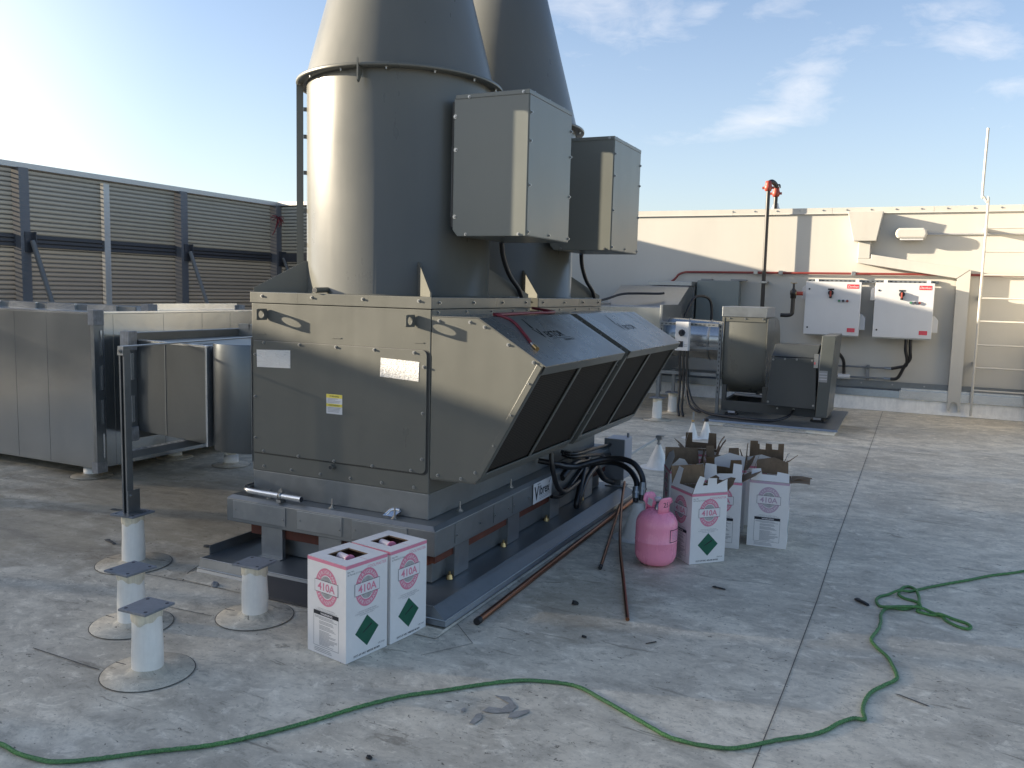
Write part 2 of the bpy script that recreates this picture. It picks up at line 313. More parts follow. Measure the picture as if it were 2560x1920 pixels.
class MB:
    def __init__(s, *mats):
        s.v = []; s.f = []; s.mi = []; s.sm = []; s.mats = []; s.cur = 0; s.X = None
        if mats: s.use(mats[0])
    def use(s, m):
        if isinstance(m, str): m = M[m]
        if m not in s.mats: s.mats.append(m)
        s.cur = s.mats.index(m); return s
    def xf(s, m=None): s.X = m; return s
    def add(s, verts, faces, smooth=False):
        b = len(s.v)
        for p in verts:
            p = Vector(p); s.v.append(s.X @ p if s.X else p)
        for f in faces: s.f.append([b+i for i in f]); s.mi.append(s.cur); s.sm.append(smooth)
        return s
    def box(s, x0, x1, y0, y1, z0, z1):
        return s.add([(x0,y0,z0),(x1,y0,z0),(x1,y1,z0),(x0,y1,z0),(x0,y0,z1),(x1,y0,z1),(x1,y1,z1),(x0,y1,z1)],
                     [(0,3,2,1),(4,5,6,7),(0,1,5,4),(1,2,6,5),(2,3,7,6),(3,0,4,7)])
    def prism(s, poly, vec):
        """polygon (3d points) pushed along vec"""
        n = len(poly); vec = Vector(vec); p = [Vector(q) for q in poly]
        return s.add(p + [q+vec for q in p], [tuple(range(n))[::-1], tuple(range(n, 2*n))] + [(i, (i+1) % n, (i+1) % n+n, i+n) for i in range(n)])
    def quad(s, *pts): return s.add(pts, [tuple(range(len(pts)))])
    def frame(s, d):
        d = Vector(d).normalized(); a = Vector((0, 0, 1)) if abs(d.z) < 0.9 else Vector((1, 0, 0))
        u = a.cross(d).normalized(); return d, u, d.cross(u)
    def cyl(s, p0, p1, r0, r1=None, seg=16, caps=True, smooth=True):
        r1 = r0 if r1 is None else r1; p0 = Vector(p0); p1 = Vector(p1); d, u, w = s.frame(p1-p0)
        ring = lambda p, r: [p + (u*math.cos(2*math.pi*i/seg) + w*math.sin(2*math.pi*i/seg))*r for i in range(seg)]
        s.add(ring(p0, r0)+ring(p1, r1), [(i, (i+1) % seg, (i+1) % seg+seg, i+seg) for i in range(seg)], smooth)
        if caps: s.add(ring(p0, r0), [tuple(range(seg))[::-1]]); s.add(ring(p1, r1), [tuple(range(seg))])
        return s
    def tube(s, pts, r, seg=10, sub=6, caps=True, twist=0.0, lobes=0, depth=0.0):
        pts = [Vector(p) for p in pts]
        if sub > 1 and len(pts) > 2:
            out = []
            for i in range(len(pts)-1):
                a = pts[max(i-1, 0)]; b = pts[i]; c = pts[i+1]; d = pts[min(i+2, len(pts)-1)]
                for k in range(sub):
                    t = k/sub
                    out.append(0.5*((2*b) + (c-a)*t + (2*a-5*b+4*c-d)*t*t + (3*b-a-3*c+d)*t**3))
            out.append(pts[-1]); pts = out
        d0 = (pts[1]-pts[0]).normalized(); _, u, w = s.frame(d0); vs_ = []; acc = 0.0
        for i, p in enumerate(pts):
            d = (pts[min(i+1, len(pts)-1)]-pts[max(i-1, 0)]).normalized()
            u = (u - d*u.dot(d)).normalized(); w = d.cross(u)
            if i: acc += (p-pts[i-1]).length
            for k in range(seg):
                a = 2*math.pi*k/seg; rr = r*(1+depth*math.cos(lobes*(a-twist*acc))) if lobes else r
                vs_.append(p + (u*math.cos(a)+w*math.sin(a))*rr)
        n = len(pts)
        s.add(vs_, [(i*seg+k, i*seg+(k+1) % seg, (i+1)*seg+(k+1) % seg, (i+1)*seg+k) for i in range(n-1) for k in range(seg)], True)
        if caps: s.add(vs_[:seg], [tuple(range(seg))[::-1]]); s.add(vs_[-seg:], [tuple(range(seg))])
        return s
    def lathe(s, prof, c=(0, 0, 0), seg=32, smooth=True, a0=0.0, a1=2*math.pi):
        c = Vector(c); full = abs(a1-a0-2*math.pi) < 1e-6; m = seg if full else seg+1
        vs_ = [c + Vector((r*math.cos(a0+(a1-a0)*k/seg), r*math.sin(a0+(a1-a0)*k/seg), z)) for r, z in prof for k in range(m)]
        fs = [(i*m+k, i*m+(k+1) % m, (i+1)*m+(k+1) % m, (i+1)*m+k) for i in range(len(prof)-1) for k in range(seg)]
        return s.add(vs_, fs, smooth)
    def text(s, t, o, right, upv, size, align='C', wide=1.0):
        vs_, fs = text_geom(t)
        if not vs_: return s
        x0 = min(v.x for v in vs_); x1 = max(v.x for v in vs_)
        off = {'C': (x0+x1)/2, 'L': x0, 'R': x1}[align]
        o = Vector(o); right = Vector(right); upv = Vector(upv)
        return s.add([o + right*((v.x-off)*size*wide) + upv*(v.y*size) for v in vs_], fs)
    def build(s, name, parent=None, bevel=0.0, at=None):
        me = bpy.data.meshes.new(name)
        off = Vector((0, 0, 0))
        if parent is not None and at is None:
            q = parent
            while q: off += Vector(q.location); q = q.parent
        if at is not None: off = Vector(at)
        me.from_pydata([v-off for v in s.v], [], s.f)
        for m in s.mats: me.materials.append(m)
        for p, i, sm in zip(me.polygons, s.mi, s.sm): p.material_index = i; p.use_smooth = sm
        bm = bmesh.new(); bm.from_mesh(me); bmesh.ops.recalc_face_normals(bm, faces=bm.faces); bm.to_mesh(me); bm.free()
        o = bpy.data.objects.new(name, me); C.objects.link(o)
        if parent is not None: o.parent = parent
        elif at is not None: o.location = off
        if bevel:
            b = o.modifiers.new('bevel', 'BEVEL'); b.width = bevel; b.segments = 2; b.limit_method = 'ANGLE'; b.angle_limit = R(40)
        return o
def tag(o, label, cat, group=None):
    o['label'] = label; o['category'] = cat
    if group: o['group'] = group
    return o
def thing(name, label, cat, loc=(0, 0, 0), rot=0.0, group=None):
    o = bpy.data.objects.new(name, None); C.objects.link(o); o.location = loc; o.rotation_euler = (0, 0, rot); o.empty_display_size = 0.1
    return tag(o, label, cat, group)
def structure(o): o['kind'] = 'structure'; return o
CHILD = None
def copy_tree(o, parent=None):
    c = o.copy(); C.objects.link(c)
    if parent is not None: c.parent = parent
    for ch in [q for q in bpy.data.objects if q.parent == o]: copy_tree(ch, c)
    return c
def dup(root, loc, rot=None, label=None, group=None):
    c = copy_tree(root); c.location = loc
    if rot is not None: c.rotation_euler = (0, 0, rot)
    if label: c['label'] = label
    if group: c['group'] = group
    return c
BOLT = {}
def bolt(parent, p, axis, r=0.007, h=0.006):
    r *= 0.78; h *= 0.85
    key = (axis, r, h)
    if key not in BOLT:
        d = Vector(axis); m = MB('steel'); m.cyl((0, 0, 0), d*h*0.35, r*1.55, seg=12); m.cyl(d*h*0.35, d*h*1.5, r, r*0.9, seg=6, smooth=False)
        o = m.build('bolt'); BOLT[key] = o.data; bpy.data.objects.remove(o)
    o = bpy.data.objects.new('bolt', BOLT[key]); C.objects.link(o); o.parent = parent
    off = Vector((0, 0, 0)); q = parent
    while q: off += Vector(q.location); q = q.parent
    o.location = Vector(p)-off
    return o

# ------------------------------------------------------------------ the roof
m = MB('roof'); m.add([(-150,-150,0),(150,-150,0),(150,150,0),(-150,150,0)], [(0,1,2,3)]); structure(m.build('roof'))
def seam(pts, w=0.008):
    m = MB('seam')
    for (x0, y0), (x1, y1) in zip(pts, pts[1:]):
        d = Vector((x1-x0, y1-y0, 0)).normalized(); n = Vector((-d.y, d.x, 0))*w/2; a = Vector((x0, y0, 0.004)); b = Vector((x1, y1, 0.004))
        m.quad(a-n, b-n, b+n, a+n)
    structure(m.build('roof_seam'))
seam([(1.76, -3.2), (1.79, -0.82), (1.805, -0.16), (1.822, 1.0), (1.822, 1.995), (1.84, 4.0), (1.86, 6.5), (1.881, 9.6)], 0.0042)
seam([(-1.188, -1.341), (-0.76, -1.352)], 0.005); seam([(-1.30, -0.725), (-1.099, -0.719), (-0.785, -0.703)], 0.004)
seam([(-1.564, -0.429), (-1.2, -0.41), (-0.99, -0.397)], 0.004); seam([(1.464, 2.8), (1.60, 2.805), (1.83, 2.83)], 0.005)
seam([(1.90, 6.1), (3.4, 6.15)], 0.005); seam([(-1.285, -0.411), (-1.36, -0.30), (-1.42, -0.12)], 0.006)
seam([(0.24, -0.16), (0.47, -0.38), (0.33, -0.60)], 0.003)

# ------------------------------------------------------------------ perforated screen walls
SX, WY, ST = -9.5, 9.846, 3.235
def corrugated(m, a, b, z0, z1, nrm, pitch=0.066, amp=0.030):
    a = Vector(a); b = Vector(b); n = Vector(nrm); zs = []; z = z0
    prof = [(0.0, 0), (0.30, 0), (0.5, 1), (0.80, 1)]
    while z < z1:
        for f, q in prof:
            if z+f*pitch < z1: zs.append((z+f*pitch, q*amp))
        z += pitch
    vs_ = []
    for zz, q in zs:
        for p in (a, b): vs_.append(Vector((p.x, p.y, zz)) + n*q)
    b_ = [(2*i, 2*i+1, 2*i+3, 2*i+2) for i in range(len(zs)-1)]
    m.add(vs_, [f for i, f in enumerate(b_) if i % 4 in (2, 3, 1)]); m.use('groove_shade').add(vs_, [f for i, f in enumerate(b_) if i % 4 == 0])  # recess facets take the painted groove shade
def screen_post(t, y, pale=False):
    if pale:
        m = MB('screen_pale'); m.box(SX+0.03, SX+0.10, y-0.06, y-0.025, 0, ST-0.12); m.box(SX+0.03, SX+0.085, y-0.025, y+0.06, 0, ST-0.12); m.build('post', t)
        return
    m = MB('screen_steel'); m.box(SX+0.03, SX+0.19, y-0.075, y+0.075, 0, ST-0.07); m.build('post', t)
    m = MB('screen_rail'); m.box(SX+0.19, SX+0.205, y-0.02, y+0.13, 1.98, 2.27); m.box(SX+0.205, SX+0.28, y+0.09, y+0.105, 1.98, 2.27); m.build('bracket', t)
    m = MB('perf'); m.tube([(SX+0.25, y+0.06, 2.14), (SX+1.15, y+0.06, 0.02)], 0.045, seg=4, sub=1); m.build('brace', t)
t = thing('screen_wall', 'long ribbed perforated metal screen wall along the left edge of the roof', 'screen wall', (SX, 0, 0), group='perforated screen walls')
edges = [-17.1, -15.6, -14.0, -12.1, -10.6, -9.1, -7.6, -6.15, -4.6, -3.1, -1.52, 0.0, 1.45, 2.92, 4.38, 5.85, 7.30, 8.5, 9.82]
for y0, y1 in zip(edges[:-1], edges[1:]):
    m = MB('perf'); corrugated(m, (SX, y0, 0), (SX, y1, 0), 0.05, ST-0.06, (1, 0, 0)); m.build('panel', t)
m = MB('screen_pale'); m.box(SX-0.05, SX+0.16, -17.1, WY+0.05, ST-0.075, ST); m.build('cap', t)
m = MB('screen_rail')
for z in (2.065, 2.125, 2.185): m.box(SX+0.02, SX+0.075, -17.1, WY-0.02, z, z+0.040)
m.box(SX+0.018, SX+0.035, -17.1, WY-0.02, 2.06, 2.235); m.build('rail', t)
for y in (-16.8, -13.9, -10.8, -7.7, -4.45, -1.52, 1.43, 4.38, 7.30, 9.72): screen_post(t, y)
for y in (-3.05, 0.0, 2.9, 5.82): screen_post(t, y, True)
t = thing('screen_wall', 'short ribbed screen wall closing the far corner behind the stacks', 'screen wall', (-7.4, WY, 0), group='perforated screen walls')
for x0, x1 in ((-9.46, -8.1), (-8.1, -6.75), (-6.75, -5.42)):
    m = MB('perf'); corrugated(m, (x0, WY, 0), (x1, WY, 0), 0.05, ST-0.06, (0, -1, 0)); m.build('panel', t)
m = MB('screen_pale'); m.box(-9.36, -5.42, WY-0.12, WY+0.05, ST-0.065, ST+0.004); m.build('cap', t)
m = MB('screen_rail'); m.box(-9.44, -5.42, WY-0.08, WY-0.02, 2.065, 2.225); m.build('rail', t)
for x in (-8.1, -6.75):
    m = MB('screen_steel'); m.box(x-0.06, x+0.06, WY-0.17, WY-0.022, 0, ST-0.07); m.build('post', t)
t = thing('screen_wall', 'unseen ribbed screen wall return added behind the two tall stacks to shade the far wall', 'screen wall', (-5.4, 8.1, 0), group='perforated screen walls')  # added return, out of sight; casts the shadow across the far wall
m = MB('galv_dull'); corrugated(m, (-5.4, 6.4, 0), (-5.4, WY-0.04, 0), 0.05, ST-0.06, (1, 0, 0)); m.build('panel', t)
m = MB('screen_steel'); m.box(-5.45, -5.27, 6.36, WY-0.13, ST-0.07, ST); m.build('cap', t)
for y in (6.5, 8.2):
    m = MB('screen_steel'); m.box(-5.36, -5.22, y-0.06, y+0.06, 0, ST-0.07); m.build('post', t)
m = MB('hose_red')
rnd = random.Random(3)
for k in range(16):
    p = Vector((SX+0.24, 9.62, 2.93)); q = p+Vector((rnd.uniform(-.05, .1), rnd.uniform(-.22, .1), rnd.uniform(-.36, .02)))
    m.tube([p, (p+q)/2+Vector((0.03, 0.03*rnd.uniform(-1, 1), 0.02)), q], 0.008, seg=5, sub=4)
tag(m.build('ribbon', at=(SX+0.24, 9.62, 2.93)), 'frayed red ribbon tied high on the corner post of the screen', 'ribbon')

# ------------------------------------------------------------------ white parapet wall
WX0, WX1 = -5.36, 3.82
t = thing('parapet_wall', 'white painted parapet wall across the far end of the roof', 'wall', (0, WY, 0), group='white parapet walls')
m = MB('wall'); m.box(WX0, WX1, WY, WY+0.25, 0, 2.87); m.build('wall_panel', t)
x = WX0
for x1 in (-3.2, -0.45, 1.0, 2.35, 3.43, WX1+0.01):
    m = MB('white_metal'); m.box(x, x1-0.003, WY-0.022, WY+0.28, 2.868, 2.945); m.add([(x,WY-0.022,2.868),(x1-0.003,WY-0.022,2.868),(x1-0.003,WY-0.034,2.856),(x,WY-0.034,2.856)], [(0,1,2,3)])
    m.build('coping', t); x = x1
for k in range(13):
    bolt(t, (-0.45+0.33*k, WY-0.023, 2.91), (0, -1, 0), 0.010, 0.008)
m = MB('galv_dull'); m.box(WX0, WX1, WY-0.030, WY-0.002, 0.325, 0.425); m.build('flashing', t)
m = MB('galv'); m.add([(WX0,WY-0.032,0.322),(2.08,WY-0.032,0.322),(2.08,WY-0.075,0.300),(WX0,WY-0.075,0.300),(WX0,WY-0.085,0.20),(2.08,WY-0.085,0.20)], [(0,1,2,3),(3,2,5,4)]); m.build('flashing', t)
m = MB('galv_bright'); m.box(2.08, WX1, WY-0.095, WY-0.034, 0.195, 0.318); m.box(2.10, WX1, WY-0.060, WY-0.034, 0.319, 0.35); m.build('flashing', t)
m = MB('boot'); m.add([(WX0,WY-0.07,0.2),(WX1,WY-0.07,0.2),(WX1,WY-0.09,0.06),(WX0,WY-0.09,0.06),(WX1,WY-0.16,0.004),(WX0,WY-0.16,0.004)], [(0,1,2,3),(3,2,4,5)], True); m.build('membrane_upstand', t)
for k in range(12):
    bolt(t, (-1.8+0.42*k, WY-0.031, 0.385), (0, -1, 0), 0.010, 0.008)
t = thing('parapet_wall', 'white parapet wall returning along the right side of the roof', 'wall', (WX1, 9.1, 0), group='white parapet walls')
m = MB('wall'); m.box(WX1+0.004, WX1+0.25, 8.4, WY-0.04, 0, 2.87); m.build('wall_panel', t)
m = MB('white_metal'); m.box(WX1-0.02, WX1+0.28, 8.4, WY-0.04, 2.868, 2.945); m.build('coping', t)

# rainwater head and downpipe
t = thing('downspout', 'white square downspout with a tapered rainwater head on the far wall', 'downspout', (2.79, 9.7, 0))
m = MB('white_metal'); m.add([(1.228,9.60,2.868),(1.703,9.60,2.868),(1.631,9.62,2.45),(1.329,9.62,2.45),(1.228,9.818,2.868),(1.703,9.818,2.868),(1.631,9.84,2.45),(1.329,9.84,2.45)],
    [(0,1,2,3),(4,7,6,5),(0,3,7,4),(1,5,6,2),(3,2,6,7),(0,4,5,1)]); m.build('rainwater_head', t, 0.006)
m = MB('white_metal'); m.box(1.395, 1.56, 9.70, 9.838, 2.20, 2.449); m.build('pipe_section', t, 0.008)
m = MB('white_metal'); m.prism([(1.395, 9.70, 2.14), (1.395, 9.70, 2.199), (1.575, 9.70, 2.199), (1.575, 9.70, 2.262), (2.862, 9.70, 2.06), (2.70, 9.70, 1.934)], (0, 0.138, 0)); m.build('pipe_section', t, 0.006)
m = MB('white_metal'); m.prism([(2.702, 9.70, 1.93), (2.864, 9.70, 2.056), (2.870, 9.70, 0.075), (2.84, 9.70, 0.075), (2.835, 9.70, 0.17), (2.805, 9.70, 0.205), (2.77, 9.70, 0.205), (2.742, 9.70, 0.17), (2.737, 9.70, 0.075), (2.708, 9.70, 0.075)], (0, 0.05, 0))
m.box(2.706, 2.72, 9.751, 9.80, 0.10, 1.93); m.box(2.85, 2.866, 9.751, 9.80, 0.10, 2.05); m.build('pipe_section', t)
# wall light and its conduit
t = thing('wall_light', 'white rounded floodlight housing high on the far wall', 'wall light', (2.08, 9.75, 2.55))
m = MB('white_metal'); m.prism([(1.872, 9.64, 2.545), (1.888, 9.64, 2.605), (1.925, 9.64, 2.63), (2.235, 9.64, 2.63), (2.27, 9.64, 2.61), (2.284, 9.64, 2.55), (2.262, 9.64, 2.485), (1.905, 9.64, 2.485)], (0, 0.204, 0)); m.build('housing', t, 0.022)
m = MB('panel_white'); m.box(1.94, 2.24, 9.66, 9.80, 2.462, 2.484); m.build('lens', t, 0.006)
m = MB('screen_pale'); m.cyl((2.286, 9.826, 2.552), (WX1, 9.826, 2.552), 0.013); m.build('conduit', t)
# red conduit
m = MB('red_pipe'); yr = WY-0.055
m.tube([(WX1-0.02, yr, 1.988), (1.5, yr, 1.984), (-0.6, yr, 1.978), (-1.05, yr, 1.976), (-1.16, yr, 1.968), (-1.25, yr-0.01, 1.93), (-1.32, yr-0.05, 1.84), (-1.50, yr-0.45, 1.64), (-1.62, yr-0.75, 1.60)], 0.018, sub=8)
t = thing('conduit', 'red conduit running level along the far wall and bending down at its left', 'pipe', (0, WY, 1.98)); m.build('tube', t)
for x in (-0.05, 0.32, 1.35, 2.5): MB('steel').box(x-0.03, x+0.03, yr-0.024, yr+0.05, 1.975-0.022, 1.985+0.030).build('strap', t, 0.004)
# black standpipe with red couplings
t = thing('standpipe', 'tall black standpipe with red grooved couplings in front of the far wall', 'pipe', (0.09, 9.69, 0))
m = MB('black_pipe'); m.cyl((0.098, 9.69, 0.0), (0.084, 9.69, 3.24), 0.030); m.build('pipe', t)
m = MB('black_pipe'); m.cyl((0.170, 9.86, 2.93), (0.176, 9.86, 3.20), 0.030); m.build('pipe', t)
for (cx, cy, cz) in ((0.080, 9.69, 3.25), (0.176, 9.84, 3.18)):
    m = MB('orange_red'); m.lathe([(0.03, -0.055), (0.047, -0.05), (0.056, -0.02), (0.060, 0.0), (0.056, 0.02), (0.047, 0.05), (0.045, 0.09), (0.03, 0.098), (0.0, 0.10)], (cx, cy, cz), 20)
    m.box(cx-0.085, cx+0.085, cy-0.016, cy+0.016, cz-0.022, cz+0.012); m.build('coupling', t)
m = MB('black_pipe'); m.tube([(0.08, 9.69, 3.31), (0.12, 9.74, 3.34), (0.17, 9.80, 3.30), (0.178, 9.85, 3.22)], 0.036, sub=5); m.tube([(0.17, 9.80, 3.28), (0.225, 9.80, 3.30), (0.235, 9.80, 3.25)], 0.012); m.build('return_bend', t)
m = MB('boot'); m.lathe([(0.075, -0.005), (0.05, 0.03), (0.036, 0.09), (0.0, 0.095)], (0.17, 9.93, 2.946), 18); m.build('boot', t)
m = MB('steel'); m.box(0.045, 0.145, 9.655, 9.845, 1.815, 1.85); m.build('strap', t, 0.005)
# gas cock on the wall
t = thing('gas_valve', 'black pipe elbow with a red-handled gas cock behind the blower', 'valve', (0.62, 9.5, 1.3))
m = MB('black_pipe'); m.tube([(0.40, 9.45, 1.35), (0.50, 9.45, 1.35), (0.555, 9.45, 1.37), (0.565, 9.45, 1.43), (0.565, 9.45, 1.64)], 0.030, sub=6); m.lathe([(0.03, 0), (0.042, 0.0), (0.042, 0.05), (0.048, 0.06), (0.048, 0.11), (0.03, 0.13), (0.018, 0.15), (0.014, 0.22), (0, 0.22)], (0.565, 9.45, 1.60), 16); m.build('pipe', t)
m = MB('orange_red'); m.cyl((0.60, 9.45, 1.675), (0.70, 9.45, 1.675), 0.028); m.build('plug', t, 0.005)
m = MB('brass'); m.cyl((0.588, 9.45, 1.675), (0.612, 9.45, 1.675), 0.036, seg=8); m.build('outlet_nut', t)
MB('brass').tube([(0.52, 9.45, 1.83), (0.565, 9.45, 1.822), (0.61, 9.45, 1.83)], 0.007).build('handle', t)

# drive panels on the wall
def drive(name_x, label):
    t = thing('drive_panel', label, 'control panel', (name_x, 9.8, 1.09), group='white drive panels on the far wall')
    X = lambda a: name_x+a; F = 9.50
    m = MB('panel_white'); m.box(X(0.012), X(0.748), F+0.03, WY-0.055, 1.09, 1.845); m.build('enclosure', t, 0.006)
    m = MB('panel_white'); m.box(X(0), X(0.760), F, F+0.027, 1.083, 1.855); d = m.build('door', t, 0.006)
    m = MB('steel'); m.box(X(0.014), X(0.746), F+0.04, WY-0.06, 1.065, 1.088); m.build('gland_plate', t)
    for sx, z0, z1, side in ((-0.062, 1.60, 1.80, -1), (0.752, 1.17, 1.40, 1)):
        m = MB('panel_white'); x0 = X(sx) if side < 0 else X(0.750); x1 = X(0.010) if side < 0 else X(0.832)
        p = [(x0, z0), (x1, z0), (x1, z1), (x0, z1)]
        if side < 0: p = [(x0, z0), (x1, z0), (x1, z1), (x0+0.045, z1), (x0, z1-0.045)]
        else: p = [(x0, z0), (x1, z0), (x1, z1-0.055), (x1-0.05, z1), (x0, z1)]
        m.prism([(a, F+0.10, b) for a, b in p], (0, 0.10, 0)); m.build('fan_cowl', t, 0.004)
    m = MB('logo_red'); m.box(X(0.565), X(0.722), F-0.003, F, 1.762, 1.822); m.use('ink_white')
    m.text('Danfoss', (X(0.645), F-0.004, 1.777), (1, 0, 0.0), (0.28, 0, 1), 0.044); m.build('badge', d)
    m = MB('logo_red'); m.box(X(0.600), X(0.705), F-0.003, F, 1.135, 1.192); m.use('ink_pink')
    for k in range(3): m.box(X(0.61), X(0.695), F-0.0045, F-0.003, 1.146+0.014*k, 1.149+0.014*k)
    m.build('warning_label', d)
    m = MB('ink_black'); m.box(X(0.308), X(0.392), F-0.004, F, 1.735, 1.757); m.build('name_tag', d)
    m = MB('ink_black'); m.cyl((X(0.35), F-0.001, 1.695), (X(0.35), F-0.035, 1.695), 0.040, 0.036, seg=24); m.build('switch_handle', d)
    m = MB('orange_red'); m.box(X(0.338), X(0.362), F-0.062, F-0.036, 1.640, 1.722); m.use('ink_black').box(X(0.332), X(0.368), F-0.036, F-0.001, 1.618, 1.66); m.build('switch_grip', d, 0.005)
    for k, mt in enumerate(('green_led', 'ink_black', 'orange_red')):
        m = MB('slate_light'); m.cyl((X(0.47+0.055*k), F, 1.582), (X(0.47+0.055*k), F-0.012, 1.582), 0.022, seg=16); m.use(mt).cyl((X(0.47+0.055*k), F-0.012, 1.582), (X(0.47+0.055*k), F-0.022-0.012*(k == 1), 1.582), 0.015, seg=16); m.build('push_button', d)
    for z in (1.745, 1.185):
        m = MB('ink_black'); m.cyl((X(0.052), F, z), (X(0.052), F-0.006, z), 0.013, seg=14); m.build('latch', d)
    for x_ in (0.10, 0.66):
        m = MB('panel_white'); m.box(X(x_), X(x_+0.05), WY-0.10, WY-0.052, 1.846, 1.90); m.build('lug', t, 0.003)
    return t
drive(0.730, 'left white drive panel on the far wall, the one mostly in shadow')
drive(1.672, 'right white drive panel on the far wall, with black cables leaving its underside')
t = thing('strut_rail', 'slotted steel strut rail on the far wall above the drive panels', 'rail', (1.6, WY, 1.88))
m = MB('galv_dull'); m.box(0.72, 2.48, WY-0.045, WY-0.003, 1.855, 1.897); m.use('ink_black')
for k in range(28): m.box(0.735+0.062*k, 0.765+0.062*k, WY-0.0465, WY-0.0455, 1.869, 1.883)
m.build('rail', t)
# conduits under the panels
t = thing('conduit_run', 'two thin steel conduits level on the far wall below the drive panels', 'conduit', (1.6, WY, 0.5))
for z in (0.621, 0.468):
    m = MB('galv_dull'); m.cyl((1.0, WY-0.075, z), (1.86, WY-0.075, z), 0.013); m.build('conduit', t)
    m = MB('galv'); m.cyl((1.86, WY-0.075, z), (1.955, WY-0.075, z), 0.021); m.cyl((1.86, WY-0.075, z), (1.878, WY-0.075, z), 0.026, seg=6, smooth=False); m.build('connector', t)
m = MB('slate'); m.box(1.615, 1.66, WY-0.052, WY-0.003, 0.43, 0.655); m.build('strut', t)
m = MB('panel_white'); m.cyl((1.235, WY-0.085, 0.468), (1.40, WY-0.085, 0.468), 0.038); m.build('junction_body', t)
for k, (x0, zb) in enumerate(((2.118, 0.621), (2.176, 0.468))):
    m = MB('black_gloss'); m.tube([(x0, 9.62, 1.07), (x0+0.005, 9.63, 0.90), (x0+0.03-0.02*k, 9.66, 0.78), (x0+0.02-0.07*k, 9.70, 0.68), (x0-0.06-0.07*k, 9.74, zb+0.03), (1.955, WY-0.075, zb)], 0.024)
    tag(m.build('cable', at=(x0, 9.62, 1.0)), 'black flexible cable curving from the right drive panel to the %s conduit' % ('upper', 'lower')[k], 'cable')
m = MB('black_gloss'); m.tube([(1.16, 9.62, 0.86), (1.24, 9.66, 0.80), (1.30, 9.72, 0.70), (1.31, 9.76, 0.56), (1.315, 9.76, 0.505)], 0.024)
tag(m.build('cable', at=(1.3, 9.7, 0.5)), 'short black cable dropping to the white junction body beside the blower', 'cable')
# ladder
t = thing('ladder', 'white steel roof access ladder at the right end of the far wall', 'ladder', (3.25, 9.65, 0))
for x0 in (3.0, 3.66):
    m = MB('white_metal'); m.tube([(x0-0.075, 9.64, 3.95 if x0 < 3.3 else 3.2), (x0-0.078, 9.64, 3.10), (x0-0.06, 9.64, 3.04), (x0-0.012, 9.64, 2.96), (x0, 9.64, 2.90), (x0, 9.64, 1.2), (x0+0.003, 9.64, 0.03)], 0.017, sub=5); m.build('rail', t)
for z in (2.62, 2.301, 1.985, 1.667, 1.351, 1.024, 0.709, 0.392):
    m = MB('white_metal'); m.cyl((3.0, 9.64, z), (3.66, 9.64, z), 0.013); m.build('rung', t)
for z in (2.60, 1.667, 0.75):
    m = MB('white_metal'); m.box(2.985, 3.015, 9.64, WY-0.004, z-0.03, z+0.03); m.build('bracket', t)
# large grey enclosure on the wall
t = thing('enclosure', 'large grey electrical enclosure hanging on the far wall behind the ducts', 'electrical box', (-0.55, 9.75, 1.3))
m = MB('ebox'); m.box(-0.90, -0.262, 9.62, WY-0.03, 1.14, 1.845); m.build('cabinet', t, 0.005)
m = MB('ebox'); m.box(-0.905, -0.255, 9.60, 9.619, 1.13, 1.83); m.build('door', t, 0.004)
for x0, x1 in ((-0.86, -0.70), (-0.40, -0.17)): MB('slate').box(x0, x1, 9.66, WY-0.03, 1.85, 1.872).build('hanger', t)

